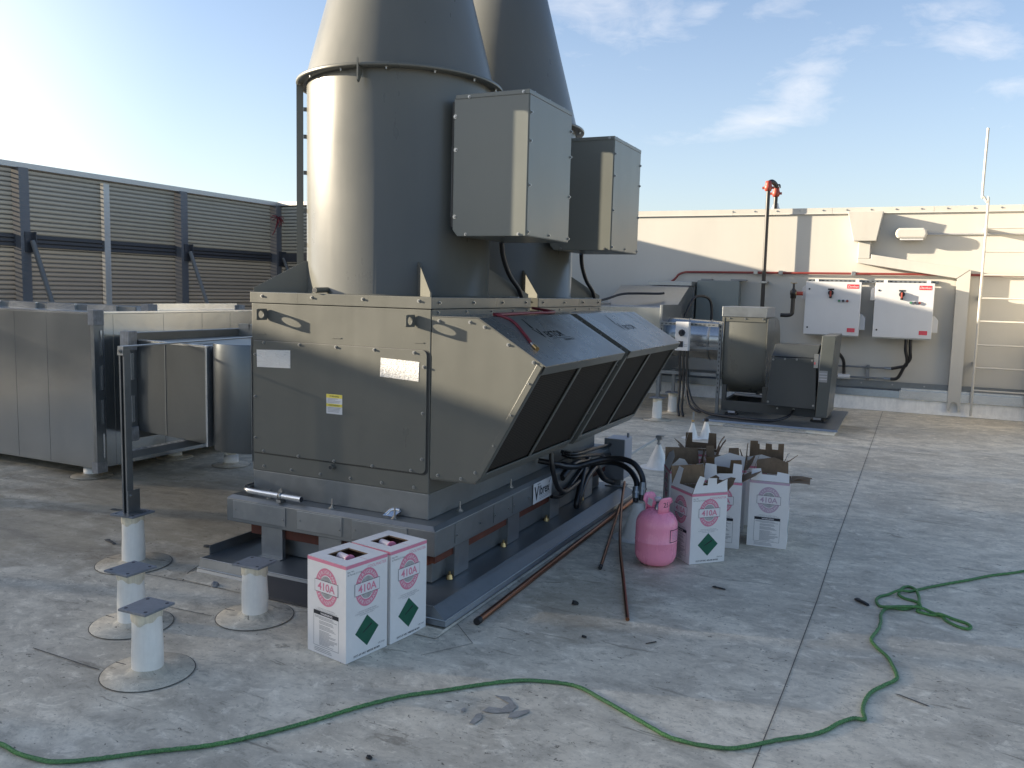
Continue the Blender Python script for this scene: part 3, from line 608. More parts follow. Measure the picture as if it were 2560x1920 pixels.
# ------------------------------------------------------------------ the two exhaust fans
W = 1.162
def make_fan():
    t = thing('exhaust_fan', 'nearer grey exhaust fan, with paper stickers and a yellow label on its front', 'exhaust fan', (0, 0, 0), group='tall exhaust fans')
    # cabinet body with flanged top
    m = MB('unit'); m.box(-W, 0, 0, 1.2, 0.556, 1.500); cab = m.build('cabinet', t, 0.004)
    m = MB('unit'); m.box(-W-0.006, 0.006, -0.006, 1.206, 1.5025, 1.562); m.build('top_flange', t, 0.003)
    # door panel on the front with rounded corners on its free edge
    def rr(x0, x1, z0, z1, r, y):
        p = [(x0, y, z0)]
        for k in range(7): a = -math.pi/2+math.pi/2*k/6; p.append((x1-r+r*math.cos(a), y, z0+r+r*math.sin(a)))
        for k in range(7): a = math.pi/2*k/6; p.append((x1-r+r*math.cos(a), y, z1-r+r*math.sin(a)))
        p.append((x0, y, z1)); return p
    m = MB('unit_dark'); m.prism(rr(-W+0.010, -0.005, 0.652, 1.297, 0.03, -0.0015), (0, 0.0012, 0)); m.build('door_gap_shadow', t)  # dark plate imitating the shadow in the gap round the door
    m = MB('unit'); m.prism(rr(-W+0.016, -0.017, 0.660, 1.2945, 0.028, -0.007), (0, 0.0054, 0)); door = m.build('access_door', t, 0.0025)
    for x, z in [(-1.072,1.283),(-0.823,1.283),(-0.58,1.283),(-0.336,1.282),(-0.094,1.280),(-0.036,1.210),(-0.039,0.973),(-0.040,0.736),(-0.104,0.671),(-0.344,0.668),(-0.591,0.667),(-0.833,0.668),(-1.079,0.671),(-1.134,1.215),(-1.136,0.978),(-1.137,0.743)]:
        bolt(t, (x, -0.0072, z), (0, -1, 0), 0.0075, 0.007)
    for x in (-1.083, -0.74, -0.411, -0.07): bolt(t, (x, -0.0065, 1.541), (0, -1, 0), 0.0075, 0.007)
    for x in (-1.083, -0.887, -0.687, -0.489, -0.288, -0.09): bolt(t, (x, -0.0004, 0.583), (0, -1, 0), 0.0075, 0.006)
    for x0, x1 in ((-1.123, -1.065), (-0.61, -0.55), (-0.098, -0.04)):
        m = MB('unit'); m.box(x0, x1, -0.003, 0.0, 1.3285, 1.3335); m.build('louvre_slot', cab)
    # plug with a drain nipple under the door, and the one on the top plate
    m = MB('unit'); m.cyl((-0.597, 0, 0.634), (-0.597, -0.03, 0.634), 0.014); m.use('ink_black').cyl((-0.597, -0.0302, 0.634), (-0.597, -0.031, 0.634), 0.010); m.build('drain_nipple', cab)
    m = MB('unit'); m.cyl((-0.70, 0.14, 1.585), (-0.71, -0.02, 1.580), 0.015); m.use('ink_black').cyl((-0.71, -0.0202, 1.580), (-0.71, -0.021, 1.580), 0.011); m.build('drain_pipe', t)
    # lifting lugs: plates standing out from the front with an eye
    for x in (-1.053, -0.096):
        m = MB('unit'); ring = []
        outer = [(0, 1.472), (-0.079, 1.472), (-0.087, 1.465), (-0.087, 1.417), (-0.079, 1.410), (0, 1.410)]
        eye = [(-0.050+0.021*math.cos(2*math.pi*k/20), 1.441+0.021*math.sin(2*math.pi*k/20)) for k in range(20)]
        vs_ = [(x, y, z) for y, z in eye]; n = 20
        per = []                                     # outline resampled to meet the eye
        for k in range(20):
            a = 2*math.pi*k/20; c, s_ = math.cos(a), math.sin(a)
            tx = ((0.050 if c > 0 else -0.037)/c) if abs(c) > 1e-6 else 9; tz = (0.031/abs(s_)) if abs(s_) > 1e-6 else 9
            q = min(tx, tz); per.append((x, -0.050+c*q, 1.441+s_*q))
        for dx in (-0.004, 0.004):
            m.add([(p[0]+dx, p[1], p[2]) for p in vs_+per], [(k, (k+1) % n, (k+1) % n+n, k+n) for k in range(n)])
        m.add([(p[0]-0.004, p[1], p[2]) for p in vs_+per]+[(p[0]+0.004, p[1], p[2]) for p in vs_+per],
              [(k, (k+1) % n, (k+1) % n+40, k+40) for k in range(n)]+[(k+20, (k+1) % n+20, (k+1) % n+60, k+60) for k in range(n)])
        m.build('lifting_lug', cab)
    # side strips over the hood
    m = MB('unit'); m.box(0.001, 0.006, 0.004, 1.196, 1.4685, 1.5); m.build('side_strip', t)
    for y in (0.06, 0.36, 0.66, 0.95, 1.15): bolt(t, (0.006, y, 1.485), (1, 0, 0), 0.007, 0.006)
    for y in (0.07, 0.44, 0.80, 1.13): bolt(t, (0.0065, y, 1.534), (1, 0, 0), 0.008, 0.008)
    # intake hood: side plates, sloping roof, screened mouth
    H0, H1, H2, H3, H4 = (0.004, 1.464), (0.265, 1.464), (0.617, 1.256), (0.267, 0.647), (0.004, 0.641)
    for y0 in (0.001, 1.214):
        m = MB('unit'); m.prism([(x, y0, z) for x, z in (H0, H1, H2, (0.300, 0.684), H3, H4)], (0, 0.006, 0)); m.build('hood_side', t, 0.0015)
    m = MB('unit_gloss'); m.prism([(x, 0.0, z) for x, z in ((0.004, 1.4655), (0.2655, 1.4655), (0.630, 1.2475), (0.630, 1.2525), (0.2668, 1.4695), (0.004, 1.4695))], (0, 1.222, 0)); top = m.build('hood_top', t)
    m = MB('unit'); m.add([(0.628, 0.0, 1.2485), (0.628, 1.222, 1.2485), (0.606, 1.222, 1.208), (0.606, 0.0, 1.208)], [(0, 1, 2, 3)]); m.build('hood_lip', t)
    d = Vector((0.300-0.617, 0, 0.684-1.256)).normalized(); nrm = Vector((-d.z, 0, d.x)); nrm = nrm if nrm.x > 0 else -nrm
    def fp(s_, y, off): p = Vector((0.617, 0, 1.256))+d*s_+nrm*off; return (p.x, y, p.z)
    L = (Vector((0.300, 0, 0.684))-Vector((0.617, 0, 1.256))).length+0.012
    def bar(name, s0, s1, y0, y1, o0, o1, mat='unit'):
        m = MB(mat); m.prism([fp(s0, y0, o0), fp(s1, y0, o0), fp(s1, y0, o1), fp(s0, y0, o1)], (0, y1-y0, 0)); return m.build(name, t, 0.0015)
    bar('hood_frame', 0.0, L, 0.0015, 0.034, -0.004, 0.003); bar('hood_frame', 0.0, L, 1.196, 1.2205, -0.004, 0.003)
    bar('hood_frame', 0.040, L-0.02, 0.560, 0.590, -0.0045, 0.0022); bar('hood_frame', 0.004, 0.040, 0.0345, 1.1955, -0.004, 0.0025); bar('hood_frame', L-0.022, L, 0.0345, 1.1955, -0.004, 0.0025)
    bar('intake_screen', 0.040, L-0.022, 0.034, 0.560, -0.014, -0.010, 'mesh'); bar('intake_screen', 0.040, L-0.022, 0.590, 1.196, -0.014, -0.010, 'mesh')
    q0, q1 = Vector((0.617, 0, 1.256)), Vector((0.300, 0, 0.684)); e_ = (q1-q0).normalized(); in_ = Vector((e_.z, 0, -e_.x)); in_ = in_ if in_.x < 0 else -in_
    m = MB('unit'); m.prism([tuple(q0+e_*0.012+Vector((0, 0.0004, 0))), tuple(q1+Vector((0, 0.0004, 0))), tuple(q1+in_*0.030+Vector((0, 0.0004, 0))), tuple(q0+e_*0.012+in_*0.030+Vector((0, 0.0004, 0)))], (0, -0.0028, 0)); m.build('side_flange', t, 0.001)
    m = MB('unit'); m.prism([(0.006, 0.0075, 0.642), (0.292, 0.0075, 0.672), (0.268, 0.0075, 0.640), (0.006, 0.0075, 0.634)], (0, 1.2065, 0)); m.build('hood_floor', t)
    for x, z in [(0.045,1.445),(0.22,1.445),(0.30,1.425),(0.43,1.345),(0.565,1.268),(0.545,1.165),(0.455,1.005),(0.365,0.846),(0.265,0.700),(0.05,0.662),(0.185,0.660)]:
        bolt(t, (x, 0.0009, z), (0, -1, 0), 0.0075, 0.007)
    # strip closing the gap to the next hood
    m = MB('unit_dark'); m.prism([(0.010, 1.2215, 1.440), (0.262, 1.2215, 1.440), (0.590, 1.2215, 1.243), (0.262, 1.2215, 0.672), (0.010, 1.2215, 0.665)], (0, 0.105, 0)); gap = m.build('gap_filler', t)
    # stack with ring flange and cone nozzle
    cx, cy = -0.58, 0.60
    m = MB('unit'); m.lathe([(0.545, 1.5625), (0.53, 1.570), (0.53, 2.728)], (cx, cy, 0), 96); st = m.build('stack', t)
    m = MB('unit'); m.lathe([(0.531, 2.728), (0.587, 2.728), (0.589, 2.733), (0.589, 2.742), (0.587, 2.746), (0.540, 2.748), (0.536, 2.762), (0.409, 3.230), (0.20, 4.02), (0.19, 4.02), (0.40, 3.22), (0.40, 2.75)], (cx, cy, 0), 96); m.build('cone_nozzle', t)
    for k in range(14):
        a = R(-142+k*25.7); bolt(t, (cx+0.562*math.cos(a), cy+0.562*math.sin(a), 2.7275), (0, 0, -1), 0.008, 0.010)
    a = R(-79); e = Vector((math.cos(a), math.sin(a), 0)); p = Vector((cx, cy, 0))+e*0.59; n_ = Vector((-e.y, e.x, 0))*0.004
    m = MB('unit'); m.prism([p-n_-e*0.045+Vector((0,0,2.727)), p-n_+Vector((0,0,2.727)), p-n_+e*0.002+Vector((0,0,2.765)), p-n_+e*0.006+Vector((0,0,2.765)), p-n_+e*0.006+Vector((0,0,2.655)), p-n_-e*0.010+Vector((0,0,2.645)), p-n_-e*0.045+Vector((0,0,2.70))], n_*2); m.build('ring_tab', st)
    # slotted seam bar down the left of the stack
    a = R(218.8); e = Vector((math.cos(a), math.sin(a), 0)); n_ = Vector((-e.y, e.x, 0))
    O = Vector((cx, cy, 0))
    m = MB('unit'); q = [O+e*0.548-n_*0.004, O+e*0.586-n_*0.004, O+e*0.586+n_*0.004, O+e*0.548+n_*0.004]; m.prism([v+Vector((0,0,1.563)) for v in q], (0, 0, 1.160)); m.build('seam_bar', st)
    for z in (1.70, 1.83, 2.02, 2.23, 2.43, 2.58):
        m = MB('unit'); q = [O+e*0.529-n_*0.004, O+e*0.5475-n_*0.004, O+e*0.5475+n_*0.004, O+e*0.529+n_*0.004]; m.prism([v+Vector((0,0,z)) for v in q], (0, 0, 0.022)); m.build('seam_spacer', st)
    # gussets from the corners of the top plate to the stack
    for gx, gy in ((-W, 0), (0, 0), (0, 1.2), (-W, 1.2)):
        o = Vector((gx, gy, 0)); dd = (O-o); ln = dd.length; e = dd/ln; n_ = Vector((-e.y, e.x, 0))*0.004
        m = MB('unit'); b0 = 1.5628
        m.prism([o+e*0.012-n_+Vector((0,0,b0)), o+e*(ln-0.5295)-n_+Vector((0,0,b0)), o+e*(ln-0.5295)-n_+Vector((0,0,1.742)), o+e*(ln-0.545)-n_+Vector((0,0,1.742)), o+e*0.012-n_+Vector((0,0,1.585))], n_*2); m.build('gusset', t)
    m = MB('panel_white'); m.box(-0.10, -0.035, 1.10, 1.16, 1.5625, 1.568); m.build('shim', t)
    # control box hung on the right of the stack
    by0, by1, bz0, bz1 = 0.305, 0.885, 1.883, 2.605
    prof = [(-0.060, bz0+0.035), (-0.030, bz0), (0.368, bz0), (0.368, bz1), (-0.045, bz1), (-0.060, bz1-0.015)]
    m = MB('box_grey'); m.prism([(x, by0, z) for x, z in prof], (0, by1-by0, 0)); bx = m.build('control_box', t, 0.003)
    m = MB('box_grey'); m.box(-0.050, 0.372, by0-0.004, by1+0.004, bz1-0.018, bz1+0.004); m.build('box_lid', bx, 0.002)
    m = MB('box_grey'); m.box(0.3685, 0.3725, by0+0.004, by1-0.004, bz0+0.004, bz1-0.020); m.build('box_cover', bx, 0.0015)
    m = MB('unit_dark'); m.box(-0.072, -0.0605, by0+0.004, by0+0.012, bz0+0.05, bz1-0.03); m.build('box_gasket', bx)
    m = MB('galv_dull'); m.box(-0.105, -0.073, by0+0.060, by0+0.066, 1.99, 2.36); m.use('ink_black')
    for z in (2.13, 2.16, 2.30): m.box(-0.085, -0.078, by0+0.0592, by0+0.0598, z, z+0.012)
    m.build('box_bracket', bx)
    for x, z in ((-0.047, 2.33), (-0.047, 1.985), (-0.052, 2.5)): bolt(t, (x, by0-0.0005, z), (0, -1, 0), 0.009, 0.006)
    for x, z in ((0.02, 1.893), (0.325, 1.893), (0.03, 2.594), (0.338, 2.597)): bolt(t, (x, by0-0.0045*(z > 2), z), (0, -1, 0), 0.007, 0.006)
    for y in (by0+0.02, (by0+by1)/2, by1-0.01):
        for z in (1.905, 2.14, 2.36, 2.50): 
            if y != (by0+by1)/2 or z < 1.95: bolt(t, (0.3728, y, z), (1, 0, 0), 0.008, 0.007)
    for y in (0.40, 0.60, 0.80): bolt(t, (0.355, y, bz1+0.0042), (0, 0, 1), 0.008, 0.007)
    m = MB('black_gloss'); m.tube([(-0.045, 0.87, 1.884), (-0.055, 0.92, 1.80), (-0.050, 1.00, 1.70), (-0.030, 1.09, 1.62), (-0.03, 1.14, 1.5635)], 0.015); m.build('whip_conduit', t)
    return t
fan = make_fan()
fan2 = dup(fan, (0.0, 1.332, 0), label='farther grey exhaust fan, with a worn logo on its hood', group='tall exhaust fans')
# things stuck on or written on one fan only
def slope(y, s_): p = Vector((0.265, 0, 1.4699))+Vector((0.352, 0, -0.211)).normalized()*s_; return Vector((p.x, y, p.z))+Vector((0.211, 0, 0.352)).normalized()*0.0012
sl = Vector((0.352, 0, -0.211)).normalized()
def logo(parent, mat, y0, worn):
    m = MB(mat); up_ = -sl; o = slope(y0, 0.205)
    m.text('*V', o, (0, 1, 0), up_, 0.115, 'L', 0.9); 
    m.text('*EKTOR', slope(y0+0.088, 0.205), (0, 1, 0), up_, 0.072, 'L', 0.98)
    m.quad(slope(y0+0.012, 0.115), slope(y0+0.036, 0.125), slope(y0+0.055, 0.030), slope(y0+0.045, 0.028))
    if not worn: m.quad(slope(y0+0.10, 0.218), slope(y0+0.36, 0.218), slope(y0+0.36, 0.221), slope(y0+0.10, 0.221)); m.text('GREENHECK', slope(y0+0.30, 0.248), (0, 1, 0), up_, 0.026, 'C')
    m.build('logo', [q for q in bpy.data.objects if q.parent == parent and q.name.startswith('hood_top')][0])
M['logo_ink'] = paint('logo_ink', (0.012, 0.012, 0.012), 0.85, 0.1, 8, spec=0.05)
logo(fan, 'logo_ink', 0.40, False)
M['ghost'] = paint('worn_logo_ink', (0.05, 0.05, 0.047), 0.6, 0.35, 40, spec=0.2)
logo(fan2, 'ghost', 1.332+0.42, True)
DOOR = [q for q in bpy.data.objects if q.parent == fan and q.name.startswith('access_door')][0]
def sticker(pts, name='paper_sticker'):
    m = MB('paper'); m.prism(pts, (0, 0.0012, 0)); return m.build(name, DOOR)
fy = -0.0086
sticker([(-1.122, fy, 1.242), (-0.885, fy, 1.250), (-0.884, fy, 1.151), (-1.119, fy, 1.145)])
sticker([(-0.293, fy, 1.243), (-0.061, fy, 1.234), (-0.065, fy, 1.134), (-0.298, fy, 1.145)])
m = MB('panel_white'); m.box(-0.640, -0.536, fy, fy+0.0012, 0.923, 1.029); m.use('yellow'); m.box(-0.640, -0.536, fy-0.0006, fy-0.0001, 1.009, 1.029); m.box(-0.640, -0.536, fy-0.0006, fy-0.0001, 0.962, 0.978)
m.use('ink_black'); m.text('WARNING', (-0.588, fy-0.0012, 1.0145), (1, 0, 0), (0, 0, 1), 0.012, wide=1.1); m.text('AVERTISSEMENT', (-0.588, fy-0.0012, 0.9665), (1, 0, 0), (0, 0, 1), 0.0105, wide=1.0)
m.use('ink_grey')
rnd = random.Random(5)
for z in (0.934, 0.941, 0.948, 0.955, 0.984, 0.991, 0.998, 1.004): m.box(-0.632, -0.632+rnd.uniform(0.05, 0.088), fy-0.0006, fy-0.0001, z, z+0.0026)
m.build('warning_label', DOOR)
# red hose lying over the hoods
m = MB('hose_red')
m.tube([(0.02, 1.20, 1.50), (0.18, 1.15, 1.484), (0.236, 0.98, 1.482), (0.226, 0.76, 1.482), (0.235, 0.47, 1.480), (0.243, 0.26, 1.479), (0.262, 0.245, 1.476), (0.300, 0.285, 1.456), (0.340, 0.280, 1.432), (0.412, 0.224, 1.389), (0.484, 0.158, 1.346)], 0.0085)
m.tube([(0.235, 0.47, 1.481), (0.22, 0.36, 1.480), (0.20, 0.30, 1.479)], 0.0085)
t = thing('charging_hose', 'dark red charging hose draped over the edge of the nearer hood', 'hose', (0.24, 0.3, 1.48)); m.build('hose', t)
m = MB('steel'); m.cyl((0.484, 0.158, 1.346), (0.502, 0.145, 1.336), 0.011); m.use('brass').cyl((0.502, 0.145, 1.336), (0.528, 0.127, 1.322), 0.013, seg=8); m.build('fitting', t)

# ------------------------------------------------------------------ vibration base and curb under the fans
e, Y1 = 0.102, 2.63
t = thing('vibration_base', 'long galvanised spring base carrying both exhaust fans', 'fan base', (-0.58, 1.27, 0.09))
m = MB('galv_dull'); m.box(-W-0.001, -0.003, 0.006, 2.52, 0.4185, 0.5545); m.build('plenum', t, 0.004)
m = MB('galv_dull')
zt, zi = 0.418, 0.412
m.box(-W-e, e, -e, Y1, 0.268, 0.400); 
m.add([(-W-e,-e,0.4005),(e,-e,0.4005),(e,Y1,0.4005),(-W-e,Y1,0.4005),(-W-e+0.022,-e+0.022,zt),(e-0.022,-e+0.022,zt),(e-0.022,Y1-0.022,zt),(-W-e+0.022,Y1-0.022,zt)], [(0,1,5,4),(1,2,6,5),(2,3,7,6),(3,0,4,7),(4,5,6,7)])
m.build('frame', t, 0.004)
for x0, x1 in ((-1.215, -0.842), (-0.762, -0.465), (-0.40, -0.06)):
    m = MB('galv'); m.box(x0, x1, -e-0.004, -e-0.0005, 0.290, 0.392); m.build('cover_plate', t, 0.0012)
    for bx_, bz in ((x0+0.02, 0.34), (x1-0.015, 0.325)): bolt(t, (bx_, -e-0.0042, bz), (0, -1, 0), 0.006, 0.004)
for y0, y1 in ((0.10, 0.40), (0.55, 0.76), (0.80, 1.05), (1.50, 1.80), (2.0, 2.4)):
    m = MB('galv_dull'); m.box(e+0.0005, e+0.004, y0, y1, 0.288, 0.392); m.build('cover_plate', t, 0.0012)
    bolt(t, (e+0.0042, y0+0.014, 0.331), (1, 0, 0), 0.007, 0.005); bolt(t, (e+0.0042, y1-0.02, 0.331), (1, 0, 0), 0.006, 0.004)
m = MB('panel_white'); m.box(e+0.005, e+0.008, 1.094, 1.388, 0.275, 0.405); m.use('ink_black')
xo = e+0.0088
m.text('*V', (xo, 1.108, 0.296), (0, 1, 0), (0, 0, 1), 0.122, 'L', 0.85); m.text('*ibrex', (xo, 1.184, 0.318), (0, 1, 0), (0, 0, 1), 0.086, 'L', 0.92)
m.box(e+0.0084, e+0.0088, 1.155, 1.20, 0.389, 0.393); m.quad((xo, 1.335, 0.372), (xo, 1.343, 0.368), (xo, 1.378, 0.402), (xo, 1.374, 0.402))
m.use('ink_grey')
for z, y in ((0.308, 1.36), (0.298, 1.36), (0.289, 1.33)): m.box(e+0.0084, e+0.0088, 1.19, y, z, z+0.003)
m.build('name_plate', t)
# levelling studs on the frame
for x, y in ((-0.572, -0.046), (-0.176, -0.043), (0.045, 0.255), (0.045, 0.895), (0.045, 1.95), (-1.0, -0.046)):
    m = MB('steel'); m.cyl((x, y, 0.4185), (x, y, 0.422), 0.019); m.cyl((x, y, 0.422), (x, y, 0.430), 0.011, seg=6, smooth=False); m.cyl((x, y, 0.430), (x, y, 0.470), 0.0052, seg=10); m.build('levelling_stud', t)
# timber strip, legs and inner sheeting
m = MB('wood'); m.box(-W-e+0.13, e-0.07, -0.048, -0.012, 0.200, 0.2675); m.box(e-0.073, e-0.032, -0.045, Y1-0.03, 0.214, 0.2675); m.box(-W-e+0.13, -W-e+0.17, -0.010, Y1-0.03, 0.200, 0.2675); m.build('timber_strip', t)
m = MB('galv_dull'); m.box(-W-e+0.16, e-0.075, 0.0, Y1-0.06, 0.094, 0.2); m.build('inner_sheet', t)
for x0, x1 in ((-1.036, -0.889), (-0.640, -0.49), (-0.25, -0.10)):
    m = MB('galv'); m.box(x0, x1, -0.074, -0.068, 0.094, 0.2672); m.box(x0, x0+0.004, -0.0675, -0.049, 0.094, 0.2672); m.box(x1-0.004, x1, -0.0675, -0.049, 0.094, 0.2672); m.box(x0-0.005, x1+0.005, -0.10, -0.049, 0.0885, 0.0935); m.build('leg', t)
for y0, y1 in ((0.138, 0.295), (0.788, 0.948), (1.44, 1.60), (2.10, 2.26)):
    m = MB('galv'); m.box(0.076, 0.082, y0, y1, 0.094, 0.2672); m.box(0.0715, 0.0758, y0, y0+0.004, 0.094, 0.2672); m.box(-0.02, 0.0715, y0-0.0002, y0+0.0035, 0.094, 0.213); m.build('leg', t)
    m = MB('brass'); m.cyl((0.068, y0-0.025, 0.0895), (0.068, y0-0.025, 0.112), 0.020, 0.013, seg=10); m.cyl((0.068, y0-0.025, 0.112), (0.068, y0-0.025, 0.128), 0.007); m.build('anchor_bolt', t)
# bent zinc conduit stub round the base and its clamp
t = thing('conduit_stub', 'short bent zinc conduit lying on the front ledge of the fan base', 'pipe', (-0.95, -0.07, 0.45))
m = MB('galv_bright'); m.tube([(-1.19, 0.30, 0.452), (-1.192, 0.06, 0.452), (-1.185, -0.02, 0.452), (-1.150, -0.062, 0.452), (-1.09, -0.077, 0.452), (-0.95, -0.082, 0.452), (-0.745, -0.088, 0.452)], 0.0165, seg=14, sub=7); m.use('ink_black').cyl((-0.7449, -0.088, 0.452), (-0.744, -0.088, 0.452), 0.0145); m.build('tube', t)
m = MB('steel'); m.lathe([(0.0175, -0.012), (0.0195, -0.012), (0.0195, 0.012), (0.0175, 0.012)], (0, 0, 0), 16)
m.v = [Vector((-0.89+p.z, -0.083+p.x, 0.452+p.y)) for p in m.v]; m.box(-0.905, -0.875, -0.105, -0.06, 0.4186, 0.434); m.cyl((-0.89, -0.083, 0.472), (-0.89, -0.083, 0.496), 0.006, seg=8); m.box(-0.903, -0.877, -0.088, -0.078, 0.472, 0.486); m.build('clamp', t)
m = MB('galv_bright')
m.tube([(-0.235, -0.030, 0.428), (-0.22, -0.012, 0.446), (-0.195, -0.004, 0.452), (-0.17, -0.002, 0.450)], 0.011, seg=6, sub=4); m.add([(-0.25,-0.045,0.424),(-0.19,-0.035,0.420),(-0.165,0.0,0.446),(-0.215,-0.004,0.462)], [(0,1,2,3)])
tag(m.build('foil_scrap', at=(-0.21, -0.02, 0.42)), 'crumpled scrap of shiny foil stuck against the base front', 'scrap')

# curb cap: metal pan spread round the feet, membrane upstand below
t = thing('curb', 'low sheet metal curb cap spreading on the roof around the fan base', 'roof curb', (-0.55, 1.2, 0))
x0, x1, y0, y1 = -1.30, 0.195, -0.265, 2.72
m = MB('galv_dull'); m.box(x0, x1, y0, y1, 0.072, 0.088); m.build('pan', t)
m = MB('galv_dull')
m.add([(x0,y0,0.0872),(x1,y0,0.0872),(x1+0.075,y0-0.022,0.036),(x0-0.006,y0-0.016,0.036), (x1,y1,0.0872),(x1+0.085,y1+0.02,0.036)], [(0,1,2,3),(1,4,5,2)])
m.add([(x0-0.006,y0-0.0165,0.0355),(x1+0.0755,y0-0.0225,0.0355),(x1+0.0855,y1+0.02,0.0355),(x0-0.008,y0-0.028,0.016),(x1+0.088,y0-0.035,0.012),(x1+0.098,y1+0.03,0.012)], [(0,1,4,3),(1,2,5,4)]); m.build('apron', t)
m = MB('galv'); m.tube([(x0-0.008, y0-0.017, 0.036), (x1+0.0758, y0-0.023, 0.036), (x1+0.0858, y1+0.02, 0.036)], 0.0045, seg=6, sub=1); m.build('hem', t)
m = MB('galv'); m.tube([(x0-0.004, y0-0.002, 0.0882), (x1, y0-0.002, 0.0882)], 0.0028, seg=6, sub=1); m.build('hem', t)
m = MB('galv_dull'); m.box(x0-0.002, x0+0.004, -0.20, 0.9, 0.089, 0.14); m.build('back_lip', t)
m = MB('roof'); m.add([(x0+0.002,y0-0.02,0.018),(x1+0.09,y0-0.058,0.010),(x1+0.10,y0-0.15,0.0035),(x0-0.05,y0-0.13,0.0035),(x0+0.002,y1,0.07),(x0-0.06,y1,0.0035),(x1+0.10,y1,0.010),(x1+0.12,y1,0.0045)], [(0,1,2,3),(0,3,5,4),(1,6,7,2)]); m.build('membrane_skirt', t)
m = MB('black_rubber'); m.prism([(-0.865, -0.405, 0.004), (-0.865, -0.395, 0.016), (-0.865, -0.300, 0.080), (-0.865, -0.290, 0.080), (-0.865, -0.310, 0.004)], (0.80, 0, 0))  # black wedge filling the dark area along the curb front
tag(m.build('black_strip', at=(-0.5, -0.35, 0.004), bevel=0.004), 'sloping black strip on the roof against the curb front', 'pad')

# ------------------------------------------------------------------ pipe supports standing in membrane boots
def pier(label, loc, h=0.265, plate=None, rot=0.0, disc=0.18, post_r=0.062, cat='pipe support', grp='white pipe supports'):
    t = thing('pipe_support', label, cat, (loc[0], loc[1], 0), rot, grp)
    def at0(o): return o
    m = MB('boot'); m.lathe([(post_r, 0.02), (post_r*1.01, 0.10), (post_r*0.98, h*0.5), (post_r*0.93, h-0.045), (post_r*0.95, h)], (0, 0, 0), 36)
    ph = loc[0]*9+loc[1]*5
    m.v = [Vector((p.x*(1+0.018*math.sin(3*math.atan2(p.y, p.x)+p.z*22+ph)), p.y*(1+0.018*math.sin(2*math.atan2(p.y, p.x)-p.z*31+ph)), p.z)) for p in m.v]
    m.build('post', t, at=(0, 0, 0))
    m = MB('stained'); m.lathe([(post_r*0.955, h-0.043), (post_r*0.985, h-0.040), (post_r*1.0, h-0.004)], (0, 0, 0), 36); m.v = [Vector((p.x, p.y, p.z+(0.012*math.sin(math.atan2(p.y, p.x)*2+ph)+0.005*math.sin(math.atan2(p.y, p.x)*7+ph) if p.z < h-0.03 else 0))) for p in m.v]; m.build('sealing_band', t, at=(0, 0, 0))
    m = MB('roof'); m.lathe([(post_r*0.98, 0.030), (post_r+0.012, 0.016), (post_r+0.03, 0.0095), (disc, 0.0065), (disc+0.002, 0.003)], (0, 0, 0), 40)
    m.use('seam'); m.lathe([(disc+0.0015, 0.0042), (disc+0.0055, 0.0042)], (0, 0, 0), 40); m.box(-disc, -post_r-0.02, -0.004, 0.0, 0.0068, 0.0085); m.build('boot', t, at=(0, 0, 0))
    if plate:
        hw, hd = plate
        m = MB('plate'); m.box(-hw, hw, -hd, hd, h, h+0.010); m.use('ink_black')
        for sx in (-1, 1):
            for sy in (-1, 1): m.cyl((sx*hw*0.72, sy*hd*0.72, h+0.0101), (sx*hw*0.72, sy*hd*0.72, h+0.0107), 0.0075, seg=14)
        m.build('plate', t, 0.0015, at=(0, 0, 0))
    return t
pier('capped white pipe support nearest the camera, left of the cartons', (-0.575, -1.268), 0.275, (0.074, 0.078), R(2))
pier('capped white pipe support just behind the nearest one', (-1.04, -0.95), 0.263, (0.078, 0.083), R(-2))
pier('capped white pipe support standing alone against the curb front', (-0.61, -0.60), 0.262, (0.078, 0.070), R(3))
pier('white pipe support carrying the tall steel strut post', (-1.748, -0.33), 0.290, (0.083, 0.083), R(4), 0.2)
pier('short white pipe support under the near corner of the big left duct', (-3.85, 1.06), 0.155, None, disc=0.16)
pier('short white pipe support under the middle of the big left duct', (-3.87, 1.95), 0.155, None, disc=0.16)
pier('short white pipe support between the left ducts and the fan base', (-3.22, 1.98), 0.155, None, disc=0.16)
for lab, loc in (('white pipe support with a strut post, nearer one left of the blower', (-0.713, 6.90)), ('white pipe support with a strut post, farther one left of the blower', (-0.70, 7.62)), ('white pipe support against the far wall behind the strut rack', (-1.01, 9.32))):
    t = pier(lab, loc, 0.285, (0.09, 0.09))
    m = MB('galv_dull'); m.box(-0.021, 0.021, -0.021, 0.021, 0.296, 0.60 if loc[1] < 9 else 0.34); m.build('strut', t, at=(0, 0, 0))

# trapeze strut standing on the fourth support, with its two arms under and over the duct
t = thing('strut_trapeze', 'tall slotted steel strut post with two arms holding the short duct', 'strut support', (-1.765, -0.345, 0.30))
px, py = -1.765, -0.345
m = MB('galv_dull')
m.box(px-0.0205, px-0.017, py-0.0205, py+0.0205, 0.302, 1.238); m.box(px+0.017, px+0.0205, py-0.0205, py+0.0205, 0.302, 1.238); m.box(px-0.0168, px+0.0168, py+0.016, py+0.0205, 0.302, 1.238)
m.box(px-0.0168, px-0.010, py-0.0205, py-0.017, 0.302, 1.238); m.box(px+0.010, px+0.0168, py-0.0205, py-0.017, 0.302, 1.238)
m.use('ink_black'); m.box(px-0.0165, px+0.0165, py+0.0145, py+0.0155, 0.302, 1.238); m.build('post', t)
m = MB('galv'); m.box(px+0.0215, px+0.0260, py-0.022, py+0.060, 0.302, 0.43); m.box(px-0.026, px+0.075, py-0.075, py+0.075, 0.3005, 0.3018); bolt(t, (px+0.0262, py+0.0, 0.40), (1, 0, 0), 0.009, 0.008); m.build('post_base', t)
